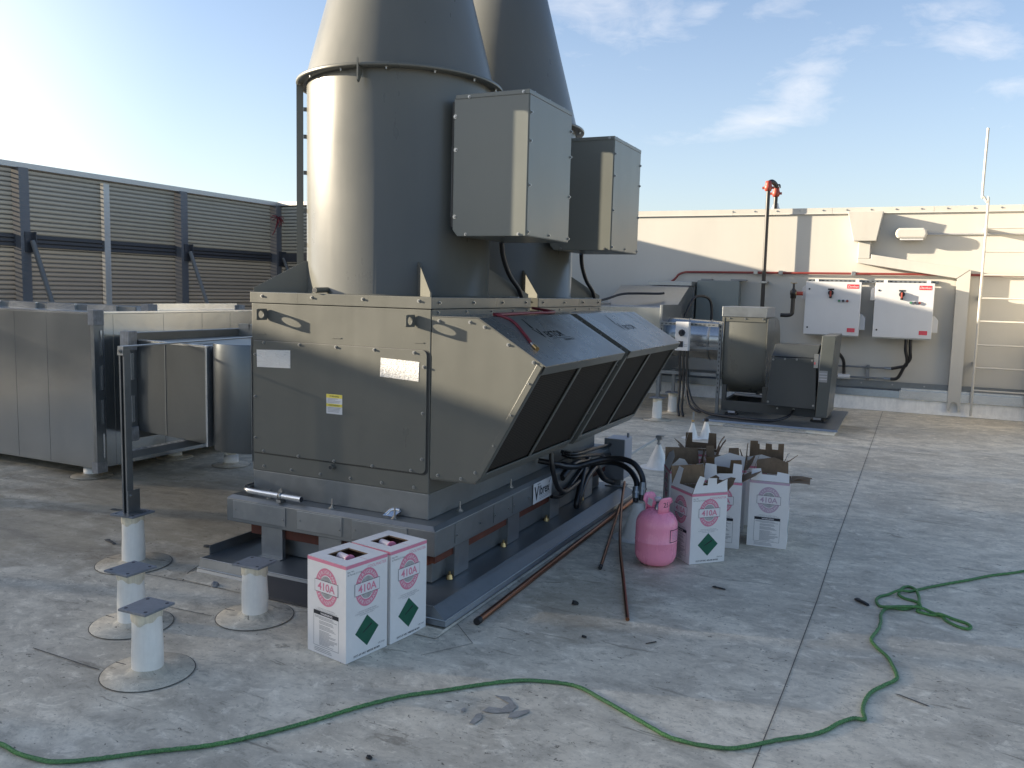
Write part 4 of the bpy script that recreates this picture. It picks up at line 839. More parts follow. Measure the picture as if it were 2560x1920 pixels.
m = MB('galv'); m.prism([(px-0.022, py-0.022, 1.239), (px+0.022, py-0.022, 1.239), (px+0.022, 1.35, 1.262), (px-0.022, 1.35, 1.262)], (0, 0, 0.006)); m.prism([(px-0.022, py-0.026, 1.195), (px+0.022, py-0.026, 1.195), (px+0.022, py-0.0215, 1.245), (px-0.022, py-0.0215, 1.245)], (0, -0.004, 0)); m.build('arm', t)
bolt(t, (px, py-0.0305, 1.218), (0, -1, 0), 0.010, 0.008)
m = MB('galv_dull'); m.box(px-0.0205, px+0.0205, py+0.022, 1.35, 0.612, 0.653); m.use('ink_black')
for k in range(12): m.box(px-0.006, px+0.006, py+0.06+0.05*k, py+0.09+0.05*k, 0.6532, 0.6540)
m.build('arm', t)

# ------------------------------------------------------------------ ducts on the left
def cleat_slots(m, p, d, n, count, ln, gap, w):
    """drive-cleat pockets along a duct corner"""
    p = Vector(p); d = Vector(d); n = Vector(n)
    for k in range(count):
        a = p+d*(k*(ln+gap)); b = a+d*ln; s_ = d.cross(n).normalized()*w/2
        m.prism([a-s_, b-s_, b+s_, a+s_], n*0.006)
t = thing('duct', 'large rectangular galvanised duct running off to the left', 'duct', (-5, 1.5, 0.1))
AX, AY, AZ0, AZ1 = -3.66, 0.965, 0.095, 1.342
m = MB('duct'); m.box(-9.2, AX, AY, 2.95, AZ0, AZ1); m.build('duct_body', t, 0.004)
for x in (-4.22, -4.62, -5.3): 
    m = MB('duct'); m.box(x-0.003, x+0.003, AY-0.0018, AY-0.0005, AZ0+0.01, AZ1-0.01); m.build('seam_rib', t)
m = MB('galv_bright'); m.box(-9.2, AX-0.02, AY-0.004, AY+0.03, AZ1+0.0005, AZ1+0.010); m.build('edge_trim', t)
m = MB('galv_bright')
for k in range(9): m.box(-4.0-0.52*k-0.36, -4.0-0.52*k, 1.46, 1.485, AZ1+0.0005, AZ1+0.052)
m.use('galv_dull').box(-9.2, -3.8, 1.488, 1.50, AZ1+0.0005, AZ1+0.045); m.build('top_flange', t)
m = MB('galv_dull'); m.box(AX+0.001, AX+0.040, AY-0.030, AY+0.055, AZ0-0.02, AZ1+0.018); m.use('sealant'); m.box(AX-0.02, AX+0.046, AY-0.036, AY+0.06, AZ1-0.09, AZ1+0.03); m.box(AX-0.02, AX+0.046, AY-0.036, AY+0.06, AZ0-0.026, AZ0+0.06)
m.box(AX+0.0015, AX+0.006, AY+0.056, AY+0.088, AZ0, AZ1); m.build('corner_flange', t, 0.004)
m = MB('galv_bright'); cleat_slots(m, (AX+0.042, AY+0.030, AZ0+0.09), (0, 0, 1), (1, 0, 0), 4, 0.20, 0.075, 0.014); m.build('drive_cleat', t)
for y in (1.15, 1.66, 2.10, 2.45):
    m = MB('duct'); m.box(AX+0.0005, AX+0.0022, y-0.004, y+0.004, AZ0+0.01, AZ1-0.01); m.build('seam_rib', t)
m = MB('galv_bright'); m.box(AX-0.04, AX+0.006, AY+0.09, 2.95, AZ1+0.0005, AZ1+0.016); m.build('edge_trim', t)
m = MB('galv_bright'); m.box(AX-0.10, AX-0.08, 1.62, 2.62, AZ1+0.001, AZ1+0.075); m.use('sealant'); m.box(AX-0.13, AX-0.05, 1.54, 1.64, AZ1+0.001, AZ1+0.07); m.box(AX-0.13, AX-0.05, 2.62, 2.70, AZ1+0.001, AZ1+0.06); m.build('top_flange', t)
# short plenum duct on the trapeze, joined to the fan cabinet
t = thing('duct', 'short galvanised plenum duct on the strut, joined to the side of the nearer fan', 'duct', (-1.8, 0.6, 0.64))
zb, zt = 0.655, 1.232
F0 = Vector((-2.25, 0.155)); F1 = Vector((-1.53, 0.035))
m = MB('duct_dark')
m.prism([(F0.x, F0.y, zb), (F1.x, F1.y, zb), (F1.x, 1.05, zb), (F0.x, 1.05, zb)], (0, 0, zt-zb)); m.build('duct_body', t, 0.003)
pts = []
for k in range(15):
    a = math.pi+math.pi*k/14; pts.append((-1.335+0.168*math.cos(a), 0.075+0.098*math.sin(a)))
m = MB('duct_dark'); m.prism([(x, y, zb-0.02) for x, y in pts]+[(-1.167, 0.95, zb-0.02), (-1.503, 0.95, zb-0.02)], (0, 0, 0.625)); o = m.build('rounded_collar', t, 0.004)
for p in o.data.polygons: p.use_smooth = abs(p.normal.z) < 0.5 and p.normal.y < -0.05
m = MB('galv_bright'); m.box(-1.5285, -1.514, 0.010, 0.06, zb-0.01, zt+0.01); m.build('edge_trim', t, 0.003)
m = MB('galv'); m.box(-1.166, -1.1635, -0.004, 0.85, 0.60, 1.31); m.build('joint_flange', t)
mid = F0.lerp(F1, 0.42); dv = (F1-F0).normalized()
m = MB('galv_dull'); n2 = Vector((dv.y, -dv.x)); a_ = mid-dv*0.004+n2*0.0005; b_ = mid+dv*0.004+n2*0.0005; m.prism([(a_.x, a_.y, zb+0.01), (b_.x, b_.y, zb+0.01), (b_.x+n2.x*0.0025, b_.y+n2.y*0.0025, zb+0.01), (a_.x+n2.x*0.0025, a_.y+n2.y*0.0025, zb+0.01)], (0, 0, zt-zb-0.02)); m.build('seam_rib', t)
m = MB('galv_bright'); a_ = F0+n2*0.001; b_ = F1+n2*0.001; m.prism([(a_.x, a_.y, zt+0.0005), (b_.x, b_.y, zt+0.0005), (b_.x-n2.x*0.03, b_.y-n2.y*0.03, zt+0.0005), (a_.x-n2.x*0.03, a_.y-n2.y*0.03, zt+0.0005)], (0, 0, 0.007)); m.build('edge_trim', t)
m = MB('galv_dull'); m.box(-2.30, -2.252, 0.10, 1.10, zb-0.05, zt+0.050); m.use('sealant'); m.box(-2.315, -2.235, 0.085, 0.15, zt-0.06, zt+0.06); m.box(-2.315, -2.235, 0.085, 0.15, zb-0.06, zb+0.03); m.build('joint_flange', t, 0.004)
m = MB('galv_bright'); cleat_slots(m, (-2.2515, 0.118, zb+0.06), (0, 0, 1), (1, 0, 0), 2, 0.17, 0.10, 0.022); cleat_slots(m, (-2.275, 0.0995, zb+0.06), (0, 0, 1), (0, -1, 0), 2, 0.17, 0.10, 0.010); m.build('drive_cleat', t)
m = MB('galv'); m.box(-2.25, -1.17, 1.055, 1.07, zt-0.1, zt+0.085)
for k in range(4): pass
m.build('back_flange', t); m = MB('ink_black')
for k in range(5): x = -2.15+0.21*k; m.add([(x-0.007, 1.054, zt+0.086), (x+0.007, 1.054, zt+0.086), (x, 1.054, zt+0.035)], [(0, 1, 2)])
m.build('flange_notch', t)
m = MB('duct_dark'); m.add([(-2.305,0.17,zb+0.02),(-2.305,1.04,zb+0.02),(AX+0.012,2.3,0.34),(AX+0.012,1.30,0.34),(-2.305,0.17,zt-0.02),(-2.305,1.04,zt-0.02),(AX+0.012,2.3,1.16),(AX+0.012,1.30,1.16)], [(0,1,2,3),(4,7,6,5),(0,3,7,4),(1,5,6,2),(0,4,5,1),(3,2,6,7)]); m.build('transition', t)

# ------------------------------------------------------------------ refrigerant cylinders
def cylinder(label, loc, rot, grp='pink refrigerant cylinders', seen=True):
    t = thing('refrigerant_cylinder', label, 'gas cylinder', loc, rot, grp)
    m = MB('pink'); r = 0.119
    prof = [(0.0, 0.0), (0.055, 0.001), (0.085, 0.010), (0.105, 0.028), (0.116, 0.052), (r, 0.08), (r, 0.139), (r+0.0012, 0.141), (r+0.0012, 0.147), (r, 0.149), (r, 0.225), (0.1165, 0.252), (0.107, 0.276), (0.090, 0.297), (0.066, 0.312), (0.040, 0.320), (0.0, 0.322)]
    m.lathe(prof, (0, 0, 0), 48); m.build('tank', t, at=(0, 0, 0))
    m = MB('steel'); m.lathe([(0.018, 0.318), (0.016, 0.345), (0.010, 0.348), (0.010, 0.37), (0, 0.371)], (0, 0, 0), 14); m.cyl((0, 0, 0.352), (0.038, 0.01, 0.356), 0.009, seg=10); m.use('ext_white'); m.lathe([(0.014, 0.366), (0.02, 0.37), (0.02, 0.388), (0.012, 0.392), (0, 0.392)], (0, 0, 0), 12); m.build('valve', t, at=(0, 0, 0))
    for a0, a1, hi in ((R(-72), R(8), 0.020), (R(110), R(190), 0.026)):
        m = MB('pink'); n = 16; vs_ = []
        for k in range(n+1):
            f = k/n; a = a0+(a1-a0)*f; fl = 0.018*(abs(f-0.5)*2)**2; top = 0.392+hi*0.5-(hi+0.012)*(abs(f-0.5)*2)**5
            for rr_, z in ((0.062, 0.305), (0.064, 0.345), (0.066, top-0.012), (0.072+fl*0.4, top), (0.077+fl*0.4, top), (0.071, top-0.016), (0.069, 0.345), (0.067, 0.305)):
                vs_.append((rr_*math.cos(a), rr_*math.sin(a), z))
        q = 8; fs = [(k*q+i, k*q+(i+1) % q, (k+1)*q+(i+1) % q, (k+1)*q+i) for k in range(n) for i in range(q)]+[tuple(range(q)), tuple(range(n*q, n*q+q))[::-1]]
        m.add(vs_, fs, True); m.build('collar', t, at=(0, 0, 0))
    def curved(m, u0, u1, z0, z1, rr_, a_off, cnt=10):
        vs_ = []
        for k in range(cnt+1):
            a = a_off+(u0+(u1-u0)*k/cnt)/rr_
            vs_ += [(rr_*math.cos(a), rr_*math.sin(a), z0), (rr_*math.cos(a), rr_*math.sin(a), z1)]
        m.add(vs_, [(2*k, 2*k+2, 2*k+3, 2*k+1) for k in range(cnt)])
    if seen:
        m = MB('ink_black'); A = R(-6)
        for u0, u1, z0, z1 in ((-0.062, 0.062, 0.152, 0.156), (-0.062, 0.062, 0.221, 0.225), (-0.062, -0.058, 0.156, 0.221), (0.058, 0.062, 0.156, 0.221)): curved(m, u0, u1, z0, z1, 0.1206, A)
        m.use('ink_mauve')
        for k in range(6): curved(m, -0.045, 0.03-0.01*(k % 3), 0.165+0.009*k, 0.168+0.009*k, 0.1206, A)
        m.build('printed_label', t, at=(0, 0, 0))
        m = MB('ink_black'); vs_, fs = text_geom('25 L'); sz = 0.040; A = R(-48)
        m.add([((0.0705)*math.cos(A+v.x*sz/0.07), (0.0705)*math.sin(A+v.x*sz/0.07), 0.345+v.y*sz) for v in vs_], fs); m.build('collar_marking', t, at=(0, 0, 0))
        m = MB('ink_white'); m.prism([(-0.050, -0.035, 0.352), (-0.018, -0.060, 0.347), (-0.012, -0.058, 0.383), (-0.046, -0.030, 0.389)], (0.0006, 0.001, 0)); m.build('paper_tag', t, at=(0, 0, 0))
    return t
cylinder('pink refrigerant cylinder standing beside the opened cartons', (0.885, 1.165, 0.003), R(0)).scale = (1.04, 1.04, 1.04)

# ------------------------------------------------------------------ cartons
BW, BH = 0.245, 0.432
def ring_text(m, s_, cu_, cv, rx, ry, a0, a1, size, put, flip):
    for k, ch in enumerate(s_):
        a = a0+(a1-a0)*(k+0.5)/len(s_); vs_, fs = text_geom(ch)
        cx_ = (min(v.x for v in vs_)+max(v.x for v in vs_))/2
        tu, tv = -rx*math.sin(a), ry*math.cos(a); ln = math.hypot(tu, tv); tu /= ln; tv /= ln
        if not flip: tu, tv = -tu, -tv
        nu, nv = -tv, tu
        pu, pv = cu_+rx*math.cos(a), cv+ry*math.sin(a)
        m.add([put(pu+tu*(v.x-cx_)*size+nu*(v.y-0.35)*size, pv+tv*(v.x-cx_)*size+nv*(v.y-0.35)*size, 2) for v in vs_], fs)
def print_face(m, put, kind, faded=False):
    """the printing of one carton side; put(u, v, layer) gives a point on the face"""
    ink = 'ink_mauve' if faded else 'ink_pink'
    def rect(u0, u1, v0, v1, l=1): m.add([put(u0, v0, l), put(u1, v0, l), put(u1, v1, l), put(u0, v1, l)], [(0, 1, 2, 3)])
    def txt(s_, u, v, size, al='C', wide=1.0, l=1):
        vs_, fs = text_geom(s_); x0 = min(q.x for q in vs_); x1 = max(q.x for q in vs_); off = {'C': (x0+x1)/2, 'L': x0, 'R': x1}[al]
        m.add([put(u+(q.x-off)*size*wide, v+q.y*size, l) for q in vs_], fs)
    m.use(ink); rect(0.0005, BW-0.0005, BH-0.016, BH-0.001)
    cu_, cv, rx, ry = BW/2, 0.312, 0.070, 0.085
    n = 40; ring = []
    for k in range(n+1):
        a = 2*math.pi*k/n; ring += [put(cu_+rx*math.cos(a), cv+ry*math.sin(a), 1), put(cu_+rx*0.63*math.cos(a), cv+ry*0.63*math.sin(a), 1)]
    m.add(ring, [(2*k, 2*k+2, 2*k+3, 2*k+1) for k in range(n)])
    m.use('ink_white'); ring_text(m, 'REFRIGERANT', cu_, cv, rx*0.81, ry*0.81, R(166), R(14), 0.021, put, False); ring_text(m, 'REFRIGERANT', cu_, cv, rx*0.81, ry*0.81, R(194), R(346), 0.021, put, True)
    m.use('ink_black')
    for k in range(-5, 6):
        u = k*0.0072; h_ = ry*0.58*math.sqrt(max(0, 1-(u/(rx*0.60))**2)); rect(cu_+u-0.0016, cu_+u+0.0016, cv-h_, cv+h_)
    hw, hh = 0.074, 0.0275
    rect(cu_-hw, cu_+hw, cv-hh, cv+hh, 3); m.use('ink_white'); rect(cu_-hw+0.0018, cu_+hw-0.0018, cv-hh+0.0018, cv+hh-0.0018, 4)
    m.use(ink); txt('*410A', cu_, cv-0.0165, 0.047, 'C', 1.04, 5)
    m.use('ink_grey')
    for k, w_ in enumerate((0.13, 0.17, 0.10)): txt('CONTAINS GAS UNDER PRESSURE STORE COOL'[:int(w_*200)], cu_, 0.208-0.0085*k, 0.0075)
    if kind == 'diamond':
        m.use(ink); txt('COOLMASTER', BW-0.008, BH-0.038, 0.0185, 'R', 0.95)
        m.use('ink_black'); txt('Net Wt.', 0.008, BH-0.034, 0.0105, 'L', 1.1); txt('25 Pounds (11.3 kg)', 0.008, BH-0.046, 0.0105, 'L', 1.0)
        m.use('ink_green'); m.add([put(cu_-0.070, 0.117, 1), put(cu_, 0.047, 1), put(cu_+0.070, 0.117, 1), put(cu_, 0.187, 1)], [(0, 1, 2, 3)])
        m.use('ink_black'); m.add([put(cu_-0.028, 0.112, 2), put(cu_-0.020, 0.112, 2), put(cu_+0.030, 0.137, 2), put(cu_+0.026, 0.144, 2)], [(0, 1, 2, 3)]); txt('UN 3163', BW-0.035, 0.032, 0.0105); txt('*DOT-39 NRC 400/500 M1009', cu_, 0.014, 0.0125, 'C', 1.0)
    else:
        u0, u1, v0, v1 = 0.040, 0.200, 0.038, 0.198
        m.use('ink_black'); rect(u0, u1, v1-0.018, v1); rect(u0, u0+0.0014, v0, v1-0.018); rect(u1-0.0014, u1, v0, v1-0.018); rect(u0, u1, v0, v0+0.0014)
        m.use('ink_white'); txt('*WARNING', cu_, v1-0.014, 0.0125, 'C', 1.25, 2)
        m.use('ink_grey'); rn = random.Random(11); v = v1-0.026; k = 0
        while v > v0+0.006:
            rect(u0+(0.008 if k < 2 else 0.036), u0+0.036+rn.uniform(0.06, 0.117), v, v+0.0024); v -= 0.0052+(0.004 if k in (2, 5, 9) else 0); k += 1
        for v in (0.028, 0.021, 0.014): rect(0.045, 0.045+rn.uniform(0.10, 0.15), v, v+0.0026)
SIDES = [((0, 0), (1, 0), (0, -1)), ((1, 0), (0, 1), (1, 0)), ((1, 1), (-1, 0), (0, 1)), ((0, 1), (0, -1), (-1, 0))]   # corner, along, outward
def face_put(i, h=BW/2):
    (a, b), (ux, uy), (nx, ny) = SIDES[i]
    o = Vector((-h+2*h*a, -h+2*h*b, 0)); u_ = Vector((ux, uy, 0)); n_ = Vector((nx, ny, 0))
    return lambda u, v, l: o+u_*u+Vector((0, 0, v))+n_*(0.0004*l)
def closed_box(label, loc, rot, first='diamond'):
    t = thing('refrigerant_carton', label, 'carton', loc, rot, 'cartons with refrigerant cylinders')
    h = BW/2; hx, hy = 0.064, 0.062
    m = MB('carton'); m.add([(-h,-h,0.002),(h,-h,0.002),(h,h,0.002),(-h,h,0.002),(-h,-h,BH),(h,-h,BH),(h,h,BH),(-h,h,BH)], [(0,1,5,4),(1,2,6,5),(2,3,7,6),(3,0,4,7),(0,3,2,1)])
    m.use('kraft'); g = h-0.004; m.add([(-g,-g,0.006),(g,-g,0.006),(g,g,0.006),(-g,g,0.006),(-g,-g,BH-0.004),(g,-g,BH-0.004),(g,g,BH-0.004),(-g,g,BH-0.004)], [(0,1,5,4),(1,2,6,5),(2,3,7,6),(3,0,4,7),(0,3,2,1)])
    kinds = ('warn', 'diamond') if first == 'warn' else ('diamond', 'warn')
    for i in range(4): print_face(m, face_put(i), kinds[i % 2])
    m.build('carton_body', t, at=(0, 0, 0))
    m = MB('carton'); hole = [(-hx, -hy), (hx, -hy), (hx, hy), (-hx, hy)]
    m.add([(-h,-h,BH+0.0005),(h,-h,BH+0.0005),(h,h,BH+0.0005),(-h,h,BH+0.0005)]+[(x, y, BH+0.0005) for x, y in hole], [(0,1,5,4),(1,2,6,5),(2,3,7,6),(3,0,4,7)])
    m.use('kraft'); m.add([(x, y, BH+0.0005) for x, y in hole]+[(x, y, BH-0.006) for x, y in hole], [(0,1,5,4),(1,2,6,5),(2,3,7,6),(3,0,4,7)])
    m.use('ink_grey'); m.add([(-h+0.002, 0.0005, BH+0.0009), (-hx, 0.0005, BH+0.0009), (-hx, 0.0018, BH+0.0009), (-h+0.002, 0.0018, BH+0.0009)], [(0,1,2,3)]); m.use('ink_pink'); m.add([(hx, 0.0005, BH+0.0009), (h-0.002, 0.0005, BH+0.0009), (h-0.002, 0.0025, BH+0.0009), (hx, 0.0025, BH+0.0009)], [(0,1,2,3)])
    m.build('top_flap', t, at=(0, 0, 0)); return t
rb = R(78.93-90)
closed_box('front white refrigerant carton with a hand hole, nearest the camera', (-0.0005, -0.6845, 0), rb, 'warn')
closed_box('white refrigerant carton with a hand hole, behind the nearest one', (0.048, -0.428, 0), rb+R(1.5), 'warn')
for k, (x, y) in enumerate(((-0.0005, -0.6845), (0.048, -0.428))):
    c_ = cylinder('pink cylinder inside the %s carton, seen through the hand hole' % ('front closed', 'rear closed')[k], (x, y, 0.007), rb+R(90), seen=False)
    m = MB('ext_white'); m.cyl((-0.058, 0.006, 0.403), (0.016, -0.006, 0.404), 0.0185, seg=18); m.use('pink').cyl((0.0162, -0.006, 0.398), (0.021, -0.0068, 0.398), 0.029, seg=22); m.use('ink_black').cyl((0.0212, -0.0068, 0.398), (0.0218, -0.0069, 0.398), 0.006, seg=10); 
    ob = m.build('handle_sleeve', c_, at=(0, 0, 0)); ob.rotation_euler = (0, 0, R(-90))

def flap(t, side, poly, tilt, curl=0.0, top=BH):
    """a torn flap hinged on one side of an open carton: white outside, brown inside, bent along its height"""
    put = face_put(side); (_, _), _, (nx, ny) = SIDES[side]; n_ = Vector((nx, ny, 0)); Zv = Vector((0, 0, 1))
    rn = random.Random(int(1000*poly[2][0]+37*side+100*abs(tilt)+len(poly))); bend = rn.uniform(-3.0, 4.5); skew = rn.uniform(-1.2, 1.2)
    bm = bmesh.new(); bm.faces.new([bm.verts.new((u, h_, 0)) for u, h_ in poly])
    for hh in (0.012, 0.024, 0.036, 0.05, 0.064, 0.08, 0.096, 0.112):
        bmesh.ops.bisect_plane(bm, geom=bm.verts[:]+bm.edges[:]+bm.faces[:], plane_co=(0, hh, 0), plane_no=(0, 1, 0))
    bm.verts.index_update(); fs = [[v.index for v in f.verts] for f in bm.faces]; edges = [(e.verts[0].index, e.verts[1].index) for e in bm.edges if len(e.link_faces) == 1]
    def P(u, h_, thick):
        p = Vector(put(u, top, 0)); a = tilt; st = h_/8
        for k in range(8):
            a = tilt+(bend+skew*(u-0.12)*8)*st*(k+0.5); p += (Zv*math.cos(a)+n_*math.sin(a))*st
        return p + (n_*math.cos(a)-Zv*math.sin(a))*thick
    uv = [(v.co.x, v.co.y) for v in bm.verts]; n = len(uv); bm.free()
    m = MB('carton'); A = [P(u, h_, 0.001) for u, h_ in uv]; B = [P(u, h_, -0.0018) for u, h_ in uv]
    m.add(A, fs); m.use('kraft'); m.add(B, [f[::-1] for f in fs]); m.add(A+B, [(i, j, j+n, i+n) for i, j in edges])
    m.build('flap', t, at=(0, 0, 0))
def open_box(label, loc, rot, flaps, first='diamond', faded=False):
    t = thing('opened_carton', label, 'carton', (*loc, 0), R(rot), 'opened refrigerant cartons')
    h = BW/2; m = MB('carton'); top = BH
    P = lambda q, z: [(-q,-q,z),(q,-q,z),(q,q,z),(-q,q,z)]
    W4 = [(0,1,5,4),(1,2,6,5),(2,3,7,6),(3,0,4,7)]
    m.add(P(h, 0.002)+P(h, top), W4+[(0,3,2,1)]); m.use('kraft'); g = h-0.0035; m.add(P(g, 0.006)+P(g, top), W4+[(0,3,2,1)]); m.add(P(g, top)+P(h, top), W4)
    kinds = ('warn', 'diamond') if first == 'warn' else ('diamond', 'warn')
    for i in range(4): print_face(m, face_put(i), kinds[i % 2], faded)
    m.build('carton_body', t, at=(0, 0, 0))
    for side, poly, tilt in flaps: flap(t, side, poly, R(tilt))
    return t
FULL = [(0.004, 0.002), (0.241, 0.002), (0.236, 0.12), (0.010, 0.12)]
HANDLE = [(0.002, 0.002), (0.243, 0.002), (0.243, 0.080), (0.205, 0.064), (0.170, 0.050), (0.168, 0.088), (0.108, 0.092), (0.105, 0.048), (0.072, 0.048), (0.088, 0.094), (0.048, 0.108)]
NOTCH = [(0.004, 0.002), (0.241, 0.002), (0.238, 0.115), (0.185, 0.12), (0.182, 0.055), (0.110, 0.050), (0.085, 0.045), (0.080, 0.105), (0.012, 0.11)]
STRIP = [(0.004, 0.002), (0.241, 0.002), (0.238, 0.035), (0.080, 0.03), (0.062, 0.125), (0.012, 0.13)]
TOWERS = [(0.004, 0.002), (0.241, 0.002), (0.240, 0.120), (0.190, 0.122), (0.188, 0.050), (0.070, 0.045), (0.066, 0.125), (0.010, 0.122)]
TORN = [(0.004, 0.002), (0.241, 0.002), (0.238, 0.045), (0.21, 0.078), (0.17, 0.071), (0.155, 0.055), (0.115, 0.060), (0.085, 0.104), (0.05, 0.112), (0.030, 0.085), (0.008, 0.060)]
SPIKE = [(0.05, 0.002), (0.20, 0.002), (0.17, 0.04), (0.125, 0.055), (0.11, 0.13), (0.085, 0.135), (0.08, 0.05)]
SLAB = [(0.02, 0.002), (0.225, 0.002), (0.228, 0.10), (0.12, 0.128), (0.025, 0.09)]
HOLES = [(0.004, 0.002), (0.241, 0.002), (0.240, 0.135), (0.188, 0.138), (0.186, 0.118), (0.175, 0.118), (0.172, 0.080), (0.132, 0.080), (0.132, 0.125), (0.090, 0.122), (0.086, 0.085), (0.045, 0.085), (0.045, 0.128), (0.006, 0.132)]
open_box('front opened white carton with a green diamond, beside the pink cylinder', (1.071, 1.418), 45.3, [(0, HANDLE, -14), (2, FULL, 6), (3, STRIP, -22), (1, TORN, 38)])
open_box('opened carton wedged between the diamond carton and the rightmost carton', (1.136, 1.815), 10, [(0, NOTCH, -6), (1, SLAB, 55), (2, NOTCH, -10), (3, TORN, -5), (1, SPIKE, 12)], 'warn')
open_box('rightmost opened white carton with a warning panel facing the camera', (1.415, 1.972), 5, [(0, [(0.004, 0.002), (0.241, 0.002), (0.238, 0.06), (0.165, 0.068), (0.162, 0.045), (0.07, 0.045), (0.062, 0.082), (0.008, 0.075)], -24), (1, FULL, 78), (1, SPIKE, 66), (2, SLAB, 24), (3, STRIP, -12)], 'warn', True)
open_box('opened carton at the left rear, its grey side towards the fan', (0.845, 1.985), 24, [(0, TORN, 32), (3, SLAB, -16), (2, FULL, 10), (1, NOTCH, 14)], 'warn')
open_box('opened carton at the back of the heap, with tall brown flap stubs', (0.80, 2.665), 14, [(0, SLAB, 62), (3, TORN, 40), (2, TOWERS, -2), (1, TOWERS, 10), (3, SPIKE, -4)])
open_box('opened carton at the back right, with a wide brown flap full of holes', (1.30, 2.44), 3, [(2, HOLES, 3), (1, HANDLE, 28), (0, SLAB, 48), (3, SPIKE, 6), (1, SPIKE, 50)])
open_box('opened carton in the middle of the heap, hemmed in by the others', (1.075, 2.20), 20, [(0, SLAB, 20), (1, TORN, 40), (2, NOTCH, 12), (3, SPIKE, 14), (1, SPIKE, -6)])

# ------------------------------------------------------------------ junction box, cables and cone flashings by the fan base
t = thing('junction_box', 'dark grey junction box on a short post at the far end of the curb', 'electrical box', (0.14, 2.68, 0.08))
m = MB('slate'); m.box(0.055, 0.222, 2.585, 2.605, 0.152, 0.474); m.build('cover', t, 0.004)
m = MB('slate_light'); m.box(0.060, 0.218, 2.6055, 2.80, 0.156, 0.470); m.build('case', t, 0.004)
m = MB('slate'); m.box(0.10, 0.185, 2.64, 2.70, 0.089, 0.1555); m.box(0.065, 0.22, 2.60, 2.74, 0.0885, 0.097); m.build('post', t, 0.003)
m = MB('slate'); m.cyl((0.20, 2.74, 0.471), (0.20, 2.74, 0.505), 0.010, seg=10); m.build('stub', t)
bolt(t, (0.085, 2.5848, 0.44), (0, -1, 0), 0.007, 0.005); bolt(t, (0.085, 2.5848, 0.36), (0, -1, 0), 0.007, 0.005)
def cable(label, pts, r=0.021, mat='black_gloss', name='cable', cat='cable', fit=()):
    p = pts[0]; t = thing(name, label, cat, p)
    m = MB(mat); m.tube(pts, r, seg=12, sub=7); m.build('sheath', t)
    for a, b in fit:
        a, b = Vector(a), Vector(b); m = MB('galv'); m.cyl(a, b, r*1.3, seg=14); mid_ = a.lerp(b, 0.5); dd = (b-a).normalized()*0.006; m.use('steel').cyl(mid_-dd, mid_+dd, r*1.62, seg=6, smooth=False); m.build('fitting', t)
    return t
cable('black cable hanging from the nearer hood in a loop by the name plate', [(0.13, 1.316, 0.66), (0.132, 1.312, 0.577), (0.142, 1.305, 0.501), (0.152, 1.321, 0.421), (0.162, 1.364, 0.34), (0.164, 1.48, 0.284), (0.152, 1.652, 0.277), (0.13, 1.883, 0.29), (0.118, 2.03, 0.33)], 0.017)
cable('upper black conduit arching from the fan base over to the cone by the pink cylinder', [(0.02, 1.36, 0.50), (0.12, 1.408, 0.482), (0.16, 1.479, 0.455), (0.2, 1.582, 0.440), (0.26, 1.648, 0.458), (0.34, 1.743, 0.477), (0.45, 1.751, 0.493), (0.55, 1.715, 0.486), (0.605, 1.700, 0.445), (0.636, 1.690, 0.388), (0.644, 1.667, 0.33), (0.646, 1.65, 0.25)], 0.019, fit=(((0.640, 1.682, 0.365), (0.645, 1.658, 0.285)),))
cable('lower black conduit arching from the fan base over to the cone by the pink cylinder', [(0.02, 1.60, 0.44), (0.1, 1.631, 0.434), (0.16, 1.688, 0.417), (0.24, 1.785, 0.430), (0.34, 1.829, 0.443), (0.44, 1.805, 0.443), (0.53, 1.754, 0.417), (0.590, 1.700, 0.365), (0.604, 1.665, 0.31), (0.608, 1.640, 0.24)], 0.019, fit=(((0.600, 1.675, 0.333), (0.607, 1.648, 0.262)),))
cable('upper thin black cable from the base side to the junction box', [(0.03, 1.74, 0.50), (0.10, 1.75, 0.488), (0.13, 1.86, 0.482), (0.12, 2.15, 0.462), (0.105, 2.582, 0.425)], 0.013, fit=(((0.05, 1.742, 0.496), (0.10, 1.752, 0.487)),))
cable('lower thin black cable from the base side to the junction box', [(0.03, 1.76, 0.475), (0.10, 1.77, 0.465), (0.13, 1.90, 0.452), (0.12, 2.20, 0.410), (0.105, 2.582, 0.35)], 0.013, fit=(((0.05, 1.762, 0.472), (0.10, 1.772, 0.464)),))
cable('long drooping black cable loop hanging below the junction box cables', [(0.115, 2.06, 0.42), (0.125, 1.972, 0.364), (0.145, 1.855, 0.285), (0.155, 1.775, 0.196), (0.155, 1.748, 0.135), (0.150, 1.775, 0.128), (0.150, 1.831, 0.19), (0.135, 1.988, 0.273), (0.12, 2.214, 0.319), (0.11, 2.40, 0.36)], 0.022)
cable('short black cable low on the base side past the name plate', [(0.108, 1.40, 0.262), (0.125, 1.48, 0.246), (0.13, 1.60, 0.255), (0.125, 1.75, 0.30), (0.12, 1.95, 0.36)], 0.013)
cable('thick black cable bundle sagging along the base behind the conduits', [(0.115, 1.55, 0.36), (0.125, 1.75, 0.42), (0.13, 1.95, 0.40), (0.12, 2.2, 0.34), (0.12, 2.40, 0.20), (0.13, 2.60, 0.13)], 0.024)
def cone(label, loc, r, h, rt):
    t = thing('cone_flashing', label, 'pipe flashing', (loc[0], loc[1], 0), 0, 'white cone flashings')
    m = MB('boot'); m.lathe([(r+0.06, 0.003), (r+0.012, 0.008), (r, 0.016), (rt, h-0.004), (rt*0.95, h), (0, h)], (0, 0, 0), 30); m.build('boot', t, at=(0, 0, 0)); return t
